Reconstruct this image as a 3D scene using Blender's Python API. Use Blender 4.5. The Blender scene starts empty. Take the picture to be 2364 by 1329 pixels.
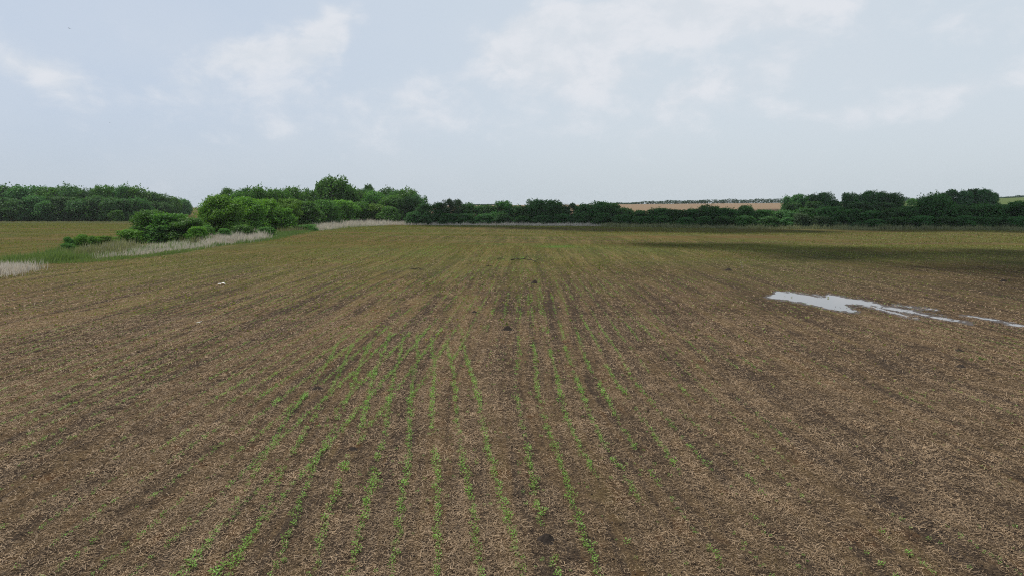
import bpy, math, random
import numpy as np
rng = np.random.default_rng(7)
random.seed(7)
R = math.radians
scene = bpy.context.scene
COL = scene.collection

# ------------------------------------------------------------------ camera
F = 1576.0                      # focal length in photo pixels (24 mm on 36 mm, 2364 px wide)
H = 7.0                         # drone height
YH = 478.0                      # photo row of eye level
PITCH = math.atan((664.5 - YH) / F)
cam = bpy.data.cameras.new('camera')
cam.lens = 24.0; cam.sensor_width = 36.0
cam.clip_start = 0.1; cam.clip_end = 12000
camo = bpy.data.objects.new('camera', cam)
camo.location = (0, 0, H)
camo.rotation_euler = (R(90) - PITCH, 0, 0)
COL.objects.link(camo); scene.camera = camo

# ------------------------------------------------------------------ light
SUN_AZ = R(-62)                 # measured from +Y (view direction) towards +X
SUN_EL = R(66)
SUN = np.array([math.sin(SUN_AZ) * math.cos(SUN_EL), math.cos(SUN_AZ) * math.cos(SUN_EL), math.sin(SUN_EL)])
ld = bpy.data.lights.new('sun', 'SUN')
ld.energy = 4.6; ld.angle = R(0.6); ld.color = (1.0, 0.95, 0.87)
lo = bpy.data.objects.new('sun', ld)
from mathutils import Vector
lo.rotation_euler = Vector(SUN).to_track_quat('Z', 'Y').to_euler()
lo.location = (0, 0, 60)
COL.objects.link(lo)

scene.view_settings.view_transform = 'Standard'
scene.view_settings.look = 'None'
scene.view_settings.exposure = 0.0
scene.view_settings.gamma = 1.0
cy = scene.cycles
cy.max_bounces = 6; cy.diffuse_bounces = 3; cy.glossy_bounces = 3
cy.transmission_bounces = 4; cy.transparent_max_bounces = 8; cy.volume_bounces = 0
cy.use_denoising = False; cy.use_adaptive_sampling = False
cy.sample_clamp_indirect = 2.0
cy.pixel_filter_type = 'BLACKMAN_HARRIS'; cy.filter_width = 1.1


# ------------------------------------------------------------------ node helper
class NT:
    def __init__(self, tree):
        self.t = tree; self.n = tree.nodes; self.l = tree.links
    def new(self, typ, **kw):
        nd = self.n.new(typ)
        for k, v in kw.items(): setattr(nd, k, v)
        return nd
    def put(self, sock, v):
        if isinstance(v, (int, float)): sock.default_value = v
        elif isinstance(v, (tuple, list)):
            sock.default_value = tuple(v) + ((1.0,) if len(v) == 3 and len(sock.default_value) == 4 else ())
        else: self.l.new(v, sock)
    def m(self, op, a, b=0.0, c=0.0, clamp=False):
        nd = self.new('ShaderNodeMath', operation=op, use_clamp=clamp)
        self.put(nd.inputs[0], a); self.put(nd.inputs[1], b); self.put(nd.inputs[2], c)
        return nd.outputs[0]
    def add(self, a, b): return self.m('ADD', a, b)
    def sub(self, a, b): return self.m('SUBTRACT', a, b)
    def mul(self, a, b): return self.m('MULTIPLY', a, b)
    def ss(self, x, lo_, hi_):
        nd = self.new('ShaderNodeMapRange', interpolation_type='SMOOTHSTEP')
        self.put(nd.inputs[0], x); nd.inputs[1].default_value = lo_; nd.inputs[2].default_value = hi_
        nd.inputs[3].default_value = 0; nd.inputs[4].default_value = 1
        return nd.outputs[0]
    def mix(self, f, a, b, blend='MIX'):
        nd = self.new('ShaderNodeMix', data_type='RGBA', blend_type=blend)
        self.put(nd.inputs[0], f); self.put(nd.inputs[6], a); self.put(nd.inputs[7], b)
        return nd.outputs[2]
    def xyz(self, x=0.0, y=0.0, z=0.0):
        nd = self.new('ShaderNodeCombineXYZ')
        self.put(nd.inputs[0], x); self.put(nd.inputs[1], y); self.put(nd.inputs[2], z)
        return nd.outputs[0]
    def sep(self, v):
        nd = self.new('ShaderNodeSeparateXYZ'); self.l.new(v, nd.inputs[0])
        return nd.outputs
    def noise(self, vec, scale, detail=2.0, rough=0.5, dist=0.0):
        nd = self.new('ShaderNodeTexNoise')
        self.l.new(vec, nd.inputs['Vector'])
        nd.inputs['Scale'].default_value = scale; nd.inputs['Detail'].default_value = detail
        nd.inputs['Roughness'].default_value = rough; nd.inputs['Distortion'].default_value = dist
        return nd.outputs[0]


# ------------------------------------------------------------------ sky (world)
world = bpy.data.worlds.new('World'); scene.world = world; world.use_nodes = True
w = NT(world.node_tree); w.n.clear()
sky = w.new('ShaderNodeTexSky', sky_type='NISHITA')
sky.sun_disc = False; sky.sun_elevation = SUN_EL; sky.sun_rotation = SUN_AZ
sky.air_density = 1.0; sky.dust_density = 3.0; sky.ozone_density = 1.0
tc = w.new('ShaderNodeTexCoord')
dx, dy, dz = w.sep(tc.outputs['Generated'])
az = w.m('ARCTAN2', dx, dy)
el = w.m('ARCSINE', dz)

def px2ae(px, py):
    """photo pixel -> azimuth, elevation (radians)"""
    cx, cyy = (px - 1182.0) / F, (664.5 - py) / F
    d = np.array([cx, math.cos(PITCH) + cyy * math.sin(PITCH), -math.sin(PITCH) + cyy * math.cos(PITCH)])
    d /= np.linalg.norm(d)
    return math.atan2(d[0], d[1]), math.asin(d[2])

# where the clouds hang in the sky: centre and half size (as angles), turn, weight
CLOUDS = [(60, 150, 75, 30, -12, .75), (115, 200, 60, 38, -40, .55), (770, 50, 60, 38, 35, 1.0), (690, 105, 85, 36, 25, .85),
          (560, 128, 85, 28, 12, .95), (430, 190, 65, 30, 0, .55), (700, 190, 150, 40, 0, .35), (300, 240, 150, 26, 4, .35),
          (700, 250, 250, 40, 10, .35), (940, 250, 110, 40, 20, .45), (1010, 300, 120, 24, 5, .30), (620, 300, 110, 20, 0, .35),
          (1185, 115, 90, 40, 15, 1.15), (1290, 110, 110, 60, -10, 1.0), (1340, 60, 90, 50, 10, .6), (1540, 30, 190, 48, 4, 1.25),
          (1440, 80, 90, 30, 0, .8), (1720, 15, 150, 40, 0, .9), (1870, 65, 90, 55, 20, .7), (2235, 40, 90, 45, 0, .6),
          (1690, 190, 85, 28, 8, .6), (1400, 185, 170, 34, 3, .75), (1560, 225, 60, 22, 25, .5), (2290, 195, 110, 30, 6, .6),
          (1500, 260, 420, 46, 2, .40), (1950, 255, 260, 26, 2, .35), (1250, 310, 140, 18, 0, .25)]
vec = w.xyz(w.mul(az, 1.0), w.mul(el, 1.6), 0.0)
warp = w.noise(vec, 7.0, 5.0, 0.6)
warp2 = w.noise(w.xyz(w.add(az, 5.3), w.mul(el, 1.6), 0.0), 7.0, 5.0, 0.6)
azw = w.add(az, w.mul(w.sub(warp, 0.5), 0.10))
elw = w.add(el, w.mul(w.sub(warp2, 0.5), 0.06))
dens = None
for (px, py, ra, rb, rot, s) in CLOUDS:
    a0, e0 = px2ae(px, py)
    ca, sa = math.cos(R(rot)), math.sin(R(rot))
    da, de = w.sub(azw, a0), w.sub(elw, e0)
    p = w.mul(w.add(w.mul(da, ca), w.mul(de, sa)), F / (ra * .9))
    q = w.mul(w.sub(w.mul(de, ca), w.mul(da, sa)), F / rb)
    g = w.mul(w.m('EXPONENT', w.mul(w.add(w.mul(p, p), w.mul(q, q)), -0.6)), s)
    dens = g if dens is None else w.add(dens, g)
fb = w.noise(vec, 13.0, 10.0, 0.60, 0.2)
fb2 = w.noise(vec, 5.0, 6.0, 0.55)
# scattered cloud over the rest of the dome
rest = w.mul(w.ss(w.add(w.mul(w.m('ABSOLUTE', az), 0.9), w.mul(el, 1.2)), 0.75, 1.1), w.ss(fb2, 0.45, 0.7))
dens = w.add(dens, rest)
cl = w.ss(w.add(w.mul(dens, 0.85), w.mul(w.sub(fb, 0.5), 1.9)), 0.14, 1.10)
# pale summer air: bluer on one side, whiter towards the middle and right
side = w.ss(az, -0.62, 0.30)
air = w.mix(side, (4.95, 5.72, 6.85), (5.9, 6.55, 7.15))
air = w.mix(w.ss(el, 0.14, -0.02), air, w.mix(side, (4.75, 5.50, 6.30), (5.50, 6.15, 6.60)))
air = w.mix(w.mul(w.sub(fb2, 0.42), 0.9), air, (6.2, 6.6, 7.1))
air = w.mix(w.ss(el, 0.32, 1.1), air, (3.1, 3.8, 5.0))
base = w.mix(0.88, sky.outputs[0], air)
cloudc = w.mix(w.ss(fb, 0.38, 0.62), (6.1, 6.5, 7.0), (6.85, 7.05, 7.45))
skyc = w.mix(w.mul(cl, 0.86), base, cloudc)
bg = w.new('ShaderNodeBackground'); bg.inputs[1].default_value = 0.113
w.l.new(skyc, bg.inputs[0])
wo = w.new('ShaderNodeOutputWorld'); w.l.new(bg.outputs[0], wo.inputs[0])


# ------------------------------------------------------------------ geometry helpers
def mesh_obj(name, verts, faces, mat, parent=None, smooth=False, link=True):
    """faces: (n,k) int array, or a list of such arrays"""
    me = bpy.data.meshes.new(name)
    verts = np.asarray(verts, dtype=np.float32)
    if not isinstance(faces, list): faces = [faces]
    faces = [np.asarray(f, dtype=np.int32) for f in faces if len(f)]
    me.vertices.add(len(verts)); me.vertices.foreach_set('co', verts.ravel())
    nl = sum(f.size for f in faces); nf = sum(len(f) for f in faces)
    me.loops.add(nl); me.loops.foreach_set('vertex_index', np.concatenate([f.ravel() for f in faces]))
    me.polygons.add(nf)
    tot = np.concatenate([np.full(len(f), f.shape[1], dtype=np.int32) for f in faces])
    me.polygons.foreach_set('loop_start', np.concatenate([[0], np.cumsum(tot)[:-1]]).astype(np.int32))
    me.polygons.foreach_set('loop_total', tot)
    if smooth: me.polygons.foreach_set('use_smooth', np.ones(nf, dtype=bool))
    me.update(calc_edges=True)
    for mt in (mat if isinstance(mat, (list, tuple)) else [mat]): me.materials.append(mt)
    o = bpy.data.objects.new(name, me)
    if link: COL.objects.link(o)
    if parent: o.parent = parent
    return o

def tag(o, label=None, cat=None, group=None, kind=None):
    if label: o['label'] = label
    if cat: o['category'] = cat
    if group: o['group'] = group
    if kind: o['kind'] = kind
    return o

def empty(name, loc):
    o = bpy.data.objects.new(name, None); o.location = loc
    o.empty_display_size = 0.2
    COL.objects.link(o); return o

def unit(v): return v / np.maximum(np.linalg.norm(v, axis=-1, keepdims=True), 1e-9)

def diamonds(c, n, length, width, axis=None):
    """leaf-shaped quads at centres c with normals n"""
    k = len(c)
    if axis is None: axis = rng.normal(size=(k, 3))
    u = unit(axis - n * np.sum(axis * n, axis=1, keepdims=True))
    v = np.cross(n, u)
    L = np.asarray(length).reshape(-1, 1) / 2; W = np.asarray(width).reshape(-1, 1) / 2
    P = np.stack([c - u * L, c + v * W + u * L * .1, c + u * L, c - v * W + u * L * .1], axis=1)
    return P.reshape(-1, 3), np.arange(4 * k).reshape(k, 4)

def tubes(paths, sides=5):
    """list of [(point, radius), ...] -> tapered tubes"""
    V, Q, off = [], [], 0
    for path in paths:
        pts = np.array([p for p, r in path], float); rad = [r for p, r in path]
        for i in range(len(pts)):
            t = unit(pts[min(i + 1, len(pts) - 1)] - pts[max(i - 1, 0)])
            a = unit(np.cross(t, [0.31, 0.87, 0.4])); b = np.cross(t, a)
            for s in range(sides):
                th = 2 * math.pi * s / sides
                V.append(pts[i] + rad[i] * (a * math.cos(th) + b * math.sin(th)))
        for i in range(len(pts) - 1):
            for s in range(sides):
                s2 = (s + 1) % sides
                Q.append([off + i * sides + s, off + i * sides + s2, off + (i + 1) * sides + s2, off + (i + 1) * sides + s])
        off += len(pts) * sides
    return np.array(V), np.array(Q)

def vnoise(x, y, seed=0):
    """smooth 2-D value noise, 0..1"""
    x = np.asarray(x, float); y = np.asarray(y, float)
    xi, yi = np.floor(x).astype(np.int64), np.floor(y).astype(np.int64)
    fx, fy = x - xi, y - yi
    fx, fy = fx * fx * (3 - 2 * fx), fy * fy * (3 - 2 * fy)
    def h(a, b):
        n = (a * 374761393 + b * 668265263 + seed * 2147483647 + 1013) & 0xffffffff
        n = ((n ^ (n >> 13)) * 1274126177) & 0xffffffff
        n = (n ^ (n >> 16)) & 0xffffff
        return n / float(0xffffff)
    return (h(xi, yi) * (1 - fx) + h(xi + 1, yi) * fx) * (1 - fy) + (h(xi, yi + 1) * (1 - fx) + h(xi + 1, yi + 1) * fx) * fy

# ------------------------------------------------------------------ the lie of the land
_A = np.array([-1.0, -0.5, 0.03, 0.30, 0.50, 0.65, 0.75, 1.2])
_Y = np.array([0, 300, 400, 500, 650, 800, 1000, 1150, 1400, 3200.])
_Z = np.array([[0, 0, .2, .4, .8, 1.4, 3.5, 5, 5, -10],
               [0, 0, .2, .4, .8, 1.4, 3.5, 5.5, 5, -10],
               [0, 0, .6, 1.6, 3.4, 5.6, 8.6, 10, 9, -10],
               [0, 0, 2.0, 4.4, 6.6, 8.8, 11.4, 12.6, 11, -10],
               [0, 0, 2.6, 5.0, 7.6, 10.5, 13.5, 14, 12, -10],
               [0, 0.6, 4.2, 7.6, 11, 14, 17, 18, 16, -10],
               [0, 0.6, 4.2, 7.6, 12, 17, 21, 22, 20, -10],
               [0, 0.6, 4.2, 7.6, 12, 17, 21, 22, 20, -10]])
def ground(x, y):
    x = np.asarray(x, float); y = np.asarray(y, float)
    a = np.clip(x / np.maximum(y, 60.0), _A[0], _A[-1] - 1e-6)
    yy = np.clip(y, 0, _Y[-1] - 1e-6)
    i = np.clip(np.searchsorted(_A, a, side='right') - 1, 0, len(_A) - 2)
    j = np.clip(np.searchsorted(_Y, yy, side='right') - 1, 0, len(_Y) - 2)
    u = (a - _A[i]) / (_A[i + 1] - _A[i]); v = (yy - _Y[j]) / (_Y[j + 1] - _Y[j])
    z = (_Z[i, j] * (1 - u) + _Z[i + 1, j] * u) * (1 - v) + (_Z[i, j + 1] * (1 - u) + _Z[i + 1, j + 1] * u) * v
    sw = np.clip((y - 70) / 60, 0, 1)
    z = z + sw * (0.14 * np.sin(x * 0.045 + 1.3) * np.sin(y * 0.06) + 0.10 * np.sin(y * 0.11 + x * 0.02 + 2))
    return z

def at(px, py):
    """photo pixel -> point where that line of sight meets the level field"""
    cx, cyy = (px - 1182.0) / F, (664.5 - py) / F
    d = np.array([cx, math.cos(PITCH) + cyy * math.sin(PITCH), -math.sin(PITCH) + cyy * math.cos(PITCH)])
    t = H / -d[2]
    return d[0] * t, d[1] * t
def to_px(x, y, z=0.0):
    f = y * math.cos(PITCH) - (z - H) * math.sin(PITCH)
    u = y * math.sin(PITCH) + (z - H) * math.cos(PITCH)
    return 1182 + F * x / f, 664.5 - F * u / f
def z_at(py, d):
    """height of a line of sight at photo row py when it is d metres out"""
    k = (664.5 - py) / F
    return H + d * (k * math.cos(PITCH) - math.sin(PITCH)) / (math.cos(PITCH) + k * math.sin(PITCH))
def x_at(px, d, z=3.0):
    return (px - 1182) / F * (d * math.cos(PITCH) - (z - H) * math.sin(PITCH))
def inside(px, py, poly):
    px = np.asarray(px); py = np.asarray(py); r = np.zeros(px.shape, bool)
    n = len(poly)
    for i in range(n):
        x1, y1 = poly[i]; x2, y2 = poly[(i + 1) % n]
        c = ((y1 > py) != (y2 > py)) & (px < (x2 - x1) * (py - y1) / ((y2 - y1) if y2 != y1 else 1e-9) + x1)
        r ^= c
    return r

# ------------------------------------------------------------------ materials
def material(name):
    mt = bpy.data.materials.new(name); mt.use_nodes = True
    nt = NT(mt.node_tree); nt.n.clear()
    out = nt.new('ShaderNodeOutputMaterial')
    return mt, nt, out

def rough_bsdf(nt, out, col, rough=0.95, spec=0.1, normal=None):
    b = nt.new('ShaderNodeBsdfPrincipled')
    nt.put(b.inputs['Base Color'], col)
    b.inputs['Roughness'].default_value = rough
    b.inputs['Specular IOR Level'].default_value = spec
    if normal is not None: nt.l.new(normal, b.inputs['Normal'])
    nt.l.new(b.outputs[0], out.inputs[0]); return b

def leafy(name, c1, c2, trans=0.35, obj_var=0.42, patch=0.35, tcol=None):
    """leaves: every leaf its own tint, clumps and plants differ, light shines through"""
    mt, nt, out = material(name)
    geo = nt.new('ShaderNodeNewGeometry'); oi = nt.new('ShaderNodeObjectInfo')
    rnd = geo.outputs['Random Per Island']
    tcn = nt.new('ShaderNodeTexCoord')
    n = nt.noise(tcn.outputs['Object'], patch, 2.0)
    f = nt.m('ADD', nt.mul(rnd, 0.55), nt.mul(nt.sub(n, 0.3), 0.8), clamp=True)
    c = nt.mix(f, c1, c2)
    hsv = nt.new('ShaderNodeHueSaturation')
    nt.put(hsv.inputs['Color'], c)
    nt.put(hsv.inputs['Value'], nt.add(1 - obj_var / 2, nt.mul(oi.outputs['Random'], obj_var)))
    nt.put(hsv.inputs['Hue'], nt.add(0.49, nt.mul(oi.outputs['Random'], 0.02)))
    col = hsv.outputs[0]
    d = nt.new('ShaderNodeBsdfDiffuse'); nt.l.new(col, d.inputs[0])
    t = nt.new('ShaderNodeBsdfTranslucent')
    nt.put(t.inputs[0], nt.mix(1.0, col, tcol or (1.3, 1.25, 0.7), 'MULTIPLY'))
    g = nt.new('ShaderNodeBsdfGlossy'); g.inputs['Roughness'].default_value = 0.5
    g.inputs[0].default_value = (0.5, 0.5, 0.5, 1)
    m1 = nt.new('ShaderNodeMixShader'); m1.inputs[0].default_value = trans
    nt.l.new(d.outputs[0], m1.inputs[1]); nt.l.new(t.outputs[0], m1.inputs[2])
    m2 = nt.new('ShaderNodeMixShader'); m2.inputs[0].default_value = 0.03
    nt.l.new(m1.outputs[0], m2.inputs[1]); nt.l.new(g.outputs[0], m2.inputs[2])
    nt.l.new(m2.outputs[0], out.inputs[0])
    return mt

M = {}
M['leaf_mid'] = leafy('leaf_mid', (0.036, 0.112, 0.020), (0.098, 0.230, 0.038), 0.42)
M['leaf_bright'] = leafy('leaf_bright', (0.052, 0.140, 0.018), (0.145, 0.290, 0.034), 0.42)
M['leaf_dark'] = leafy('leaf_dark', (0.030, 0.100, 0.030), (0.080, 0.190, 0.050), 0.38)
M['leaf_grey'] = leafy('leaf_grey', (0.050, 0.105, 0.045), (0.095, 0.160, 0.070), 0.3)
M['leaf_crop'] = leafy('leaf_crop', (0.080, 0.190, 0.022), (0.270, 0.460, 0.085), 0.4, 0.3, 0.5)
M['grass_green'] = leafy('grass_green', (0.075, 0.140, 0.040), (0.200, 0.280, 0.100), 0.35, 0.0, 0.25)
M['grass_dry'] = leafy('grass_dry', (0.40, 0.365, 0.30), (0.74, 0.70, 0.62), 0.35, 0.0, 0.15, (1.0, 0.95, 0.85))
M['grass_olive'] = leafy('grass_olive', (0.13, 0.15, 0.07), (0.30, 0.31, 0.18), 0.3, 0.0, 0.12)
M['straw'] = leafy('straw', (0.052, 0.034, 0.019), (0.54, 0.392, 0.240), 0.15, 0.0, 0.9, (1.0, 0.9, 0.8))

M['stubble'] = leafy('stubble', (0.060, 0.084, 0.016), (0.265, 0.280, 0.068), 0.3, 0.0, 0.05)
mt, nt, out = material('bark')
tcn = nt.new('ShaderNodeTexCoord')
rough_bsdf(nt, out, nt.mix(nt.noise(tcn.outputs['Object'], 3.0, 4.0), (0.05, 0.042, 0.034), (0.14, 0.12, 0.10)))
M['bark'] = mt
mt, nt, out = material('dead_wood')
tcn = nt.new('ShaderNodeTexCoord')
rough_bsdf(nt, out, nt.mix(nt.noise(tcn.outputs['Object'], 9.0, 4.0), (0.016, 0.013, 0.011), (0.05, 0.042, 0.035)))
M['dead_wood'] = mt
mt, nt, out = material('dark_dirt')
tcn = nt.new('ShaderNodeTexCoord')
nn = nt.noise(tcn.outputs['Object'], 18.0, 5.0, 0.7)
bmp = nt.new('ShaderNodeBump'); bmp.inputs['Strength'].default_value = 0.8; bmp.inputs['Distance'].default_value = 0.03
nt.l.new(nn, bmp.inputs['Height'])
rough_bsdf(nt, out, nt.mix(nn, (0.012, 0.0095, 0.008), (0.050, 0.039, 0.031)), normal=bmp.outputs[0])
M['dark_dirt'] = mt
mt, nt, out = material('clod')
geo = nt.new('ShaderNodeNewGeometry')
rough_bsdf(nt, out, nt.mix(geo.outputs['Random Per Island'], (0.024, 0.0185, 0.015), (0.105, 0.078, 0.058)))
M['clod'] = mt
mt, nt, out = material('white_litter')
tcn = nt.new('ShaderNodeTexCoord')
rough_bsdf(nt, out, nt.mix(nt.noise(tcn.outputs['Object'], 6.0, 3.0), (0.72, 0.70, 0.64), (0.86, 0.85, 0.82)), 0.5, 0.4)
M['white_litter'] = mt
mt, nt, out = material('feathers')
tcn = nt.new('ShaderNodeTexCoord')
rough_bsdf(nt, out, nt.mix(nt.noise(tcn.outputs['Object'], 14.0, 3.0), (0.012, 0.012, 0.013), (0.04, 0.038, 0.036)))
M['feathers'] = mt
mt, nt, out = material('water')
geo = nt.new('ShaderNodeNewGeometry')
bmp = nt.new('ShaderNodeBump'); bmp.inputs['Strength'].default_value = 0.06; bmp.inputs['Distance'].default_value = 0.02
nt.l.new(nt.noise(geo.outputs['Position'], 3.0, 3.0), bmp.inputs['Height'])
b = rough_bsdf(nt, out, (0.09, 0.075, 0.06), 0.04, 0.5, bmp.outputs[0])
b.inputs['IOR'].default_value = 1.33
b.inputs['Coat Weight'].default_value = 0.3; b.inputs['Coat Roughness'].default_value = 0.03; b.inputs['Coat IOR'].default_value = 1.6
M['water'] = mt
mt, nt, out = material('mud')
geo = nt.new('ShaderNodeNewGeometry')
rough_bsdf(nt, out, nt.mix(nt.noise(geo.outputs['Position'], 5.0, 5.0, 0.65), (0.018, 0.013, 0.010), (0.070, 0.048, 0.032)), 0.6, 0.3)
M['mud'] = mt
mt, nt, out = material('cloud')
tcn = nt.new('ShaderNodeTexCoord')
rough_bsdf(nt, out, nt.mix(nt.noise(tcn.outputs['Object'], 0.02, 4.0), (0.84, 0.84, 0.86), (0.92, 0.92, 0.93)), 1.0, 0.0)
M['cloud'] = mt

# the ploughed and planted field
mt, nt, out = material('field_soil')
geo = nt.new('ShaderNodeNewGeometry'); P = geo.outputs['Position']
x, y, z = nt.sep(P)
big = nt.noise(P, 0.05, 3.0)
mid = nt.noise(P, 0.35, 4.0, 0.6)
small = nt.noise(P, 2.6, 5.0, 0.65)
fine = nt.noise(P, 17.0, 4.0, 0.7)
grain = nt.noise(P, 60.0, 2.0, 0.6)
xr = nt.add(nt.sub(x, nt.mul(nt.m('MINIMUM', nt.m('MAXIMUM', y, 0.0), 26.0), -0.085)), nt.mul(y, -0.02))
run2 = nt.noise(nt.xyz(nt.mul(xr, 3.2), nt.mul(y, 0.09), 13.0), 1.0, 3.0, 0.6)
run3 = nt.noise(nt.xyz(nt.mul(xr, 0.45), nt.mul(y, 0.015), 23.0), 1.0, 2.0, 0.5)
run = nt.noise(nt.xyz(nt.mul(xr, 1.1), nt.mul(y, 0.035), 3.0), 1.0, 3.0, 0.55)      # streaks along the rows
cross = nt.noise(nt.xyz(nt.mul(nt.add(x, nt.mul(y, 0.3)), 0.010), nt.mul(nt.add(y, nt.mul(x, 0.18)), 0.10), 7.0), 1.0, 4.0, 0.55)  # headland bands
def fleck(ang, seed_):
    ca_, sa_ = math.cos(ang), math.sin(ang)
    u_ = nt.add(nt.mul(x, ca_), nt.mul(y, sa_)); v_ = nt.sub(nt.mul(y, ca_), nt.mul(x, sa_))
    return nt.noise(nt.xyz(nt.mul(u_, 9.0), nt.mul(v_, 48.0), seed_), 1.0, 1.0, 0.5, 0.4)
fl = nt.m('MAXIMUM', nt.m('MAXIMUM', fleck(0.2, 1.0), fleck(1.1, 4.0)), nt.m('MAXIMUM', fleck(2.0, 7.0), fleck(2.7, 11.0)))
fl = nt.ss(fl, 0.58, 0.72)
soil = nt.mix(nt.ss(nt.add(nt.mul(fine, 0.6), nt.mul(small, 0.5)), 0.42, 0.70), (0.016, 0.0125, 0.0105), (0.066, 0.052, 0.042))
soil = nt.mix(nt.mul(fl, 0.45), soil, (0.17, 0.12, 0.075))
strw = nt.mix(nt.ss(grain, 0.3, 0.7), (0.056, 0.038, 0.022), (0.142, 0.098, 0.058))
strw = nt.mix(nt.mul(fl, 0.9), strw, nt.mix(small, (0.19, 0.125, 0.060), (0.50, 0.36, 0.215)))
strw = nt.mix(nt.ss(nt.noise(P, 0.9, 4.0, 0.6), 0.52, 0.72), strw, nt.mix(fine, (0.060, 0.031, 0.016), (0.17, 0.092, 0.046)))
cov = nt.add(nt.mul(mid, 0.5), nt.add(nt.mul(small, 1.2), nt.add(nt.mul(fine, 0.9), nt.add(nt.mul(run, 1.2), nt.add(nt.mul(run2, 1.5), nt.mul(run3, 0.8))))))
cov = nt.ss(cov, 2.75, 3.40)
strw = nt.mix(nt.ss(y, 50.0, 18.0), strw, nt.mix(1.0, strw, (0.66, 0.66, 0.66), 'MULTIPLY'))
base = nt.mix(cov, soil, strw)
# young growth thickening with the better ground farther out
far = nt.ss(y, 18.0, 105.0)
bands = nt.mix(nt.ss(y, 95.0, 140.0), run, cross)
gcov = nt.add(nt.mul(nt.sub(bands, 0.5), nt.add(1.4, nt.mul(nt.ss(y, 95.0, 140.0), 2.4))), nt.add(nt.mul(nt.sub(mid, 0.5), 0.7), nt.mul(far, 0.92)))
gcov = nt.mul(nt.ss(gcov, 0.10, 0.95), nt.ss(nt.add(nt.mul(small, 0.7), nt.mul(fine, 0.5)), 0.42, 0.74))
gcol = nt.mix(nt.ss(big, 0.35, 0.65), (0.142, 0.132, 0.030), (0.100, 0.138, 0.029))
gcol = nt.mix(nt.ss(fine, 0.35, 0.7), nt.mix(1.0, gcol, (0.45, 0.42, 0.40), 'MULTIPLY'), gcol)
base = nt.mix(nt.mul(gcov, 0.85), base, gcol)
redb = nt.noise(nt.xyz(nt.mul(x, 0.012), nt.mul(nt.add(y, nt.mul(x, 0.16)), 0.16), 2.0), 1.0, 3.0, 0.6)
base = nt.mix(nt.mul(nt.mul(nt.ss(redb, 0.50, 0.60), nt.ss(y, 100.0, 140.0)), 0.5), base, (0.105, 0.060, 0.030))
# a rank green spot in the middle of the field
gx, gy = at(1288, 571)
spot = nt.add(nt.m('POWER', nt.mul(nt.sub(x, gx), 1 / 4.5), 2.0), nt.m('POWER', nt.mul(nt.sub(y, gy), 1 / 4.0), 2.0))
base = nt.mix(nt.mul(nt.ss(nt.add(spot, nt.mul(nt.sub(mid, 0.5), 2.4)), 1.3, 0.0), 0.6), base, (0.060, 0.140, 0.026))
# damp bare soil round the puddle, painted wider to deepen the cloud-shade band
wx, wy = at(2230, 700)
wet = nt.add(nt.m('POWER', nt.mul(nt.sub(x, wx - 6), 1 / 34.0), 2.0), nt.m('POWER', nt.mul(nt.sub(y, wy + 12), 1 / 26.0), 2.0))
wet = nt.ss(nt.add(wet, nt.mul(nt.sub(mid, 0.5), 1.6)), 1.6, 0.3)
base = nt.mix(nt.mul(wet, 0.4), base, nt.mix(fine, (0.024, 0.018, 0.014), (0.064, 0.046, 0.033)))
# curved wheel marks where a machine turned
for (cx_, cy_, r_, wd_, y0_, y1_) in ((at(1330, 668)[0], at(1330, 668)[1], 9.0, 0.9, 40, 75), (at(1330, 668)[0], at(1330, 668)[1], 11.8, 0.9, 40, 75)):
    rr = nt.m('SQRT', nt.add(nt.m('POWER', nt.sub(x, cx_), 2.0), nt.m('POWER', nt.sub(y, cy_), 2.0)))
    ring = nt.ss(nt.m('ABSOLUTE', nt.add(nt.sub(rr, r_), nt.mul(nt.sub(mid, 0.5), 1.6))), wd_, 0.0)
    ring = nt.mul(ring, nt.mul(nt.ss(x, cx_, cx_ + 5), nt.ss(small, 0.3, 0.6)))
    base = nt.mix(nt.mul(ring, 0.28), base, (0.16, 0.11, 0.07))
hgt = nt.add(nt.mul(fine, 0.6), nt.add(nt.mul(small, 1.0), nt.mul(grain, 0.25)))
bmp = nt.new('ShaderNodeBump'); bmp.inputs['Strength'].default_value = 0.9; bmp.inputs['Distance'].default_value = 0.10
nt.l.new(hgt, bmp.inputs['Height'])
rough_bsdf(nt, out, base, 1.0, 0.0, bmp.outputs[0])
M['field_soil'] = mt

def plain_ground(name, c1, c2, sc=0.05):
    mt, nt, out = material(name)
    geo = nt.new('ShaderNodeNewGeometry'); P = geo.outputs['Position']
    x, y, z = nt.sep(P)
    a = nt.noise(nt.xyz(nt.mul(x, 0.25), y, 0.0), sc, 4.0, 0.6); b2 = nt.noise(P, 0.8, 4.0, 0.65)
    rough_bsdf(nt, out, nt.mix(nt.add(nt.mul(a, 0.6), nt.mul(b2, 0.4)), c1, c2), 1.0, 0.0)
    return mt
M['brown_far'] = plain_ground('brown_far', (0.13, 0.095, 0.062), (0.25, 0.185, 0.125))
M['green_far'] = plain_ground('green_far', (0.066, 0.092, 0.036), (0.110, 0.142, 0.058))

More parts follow.
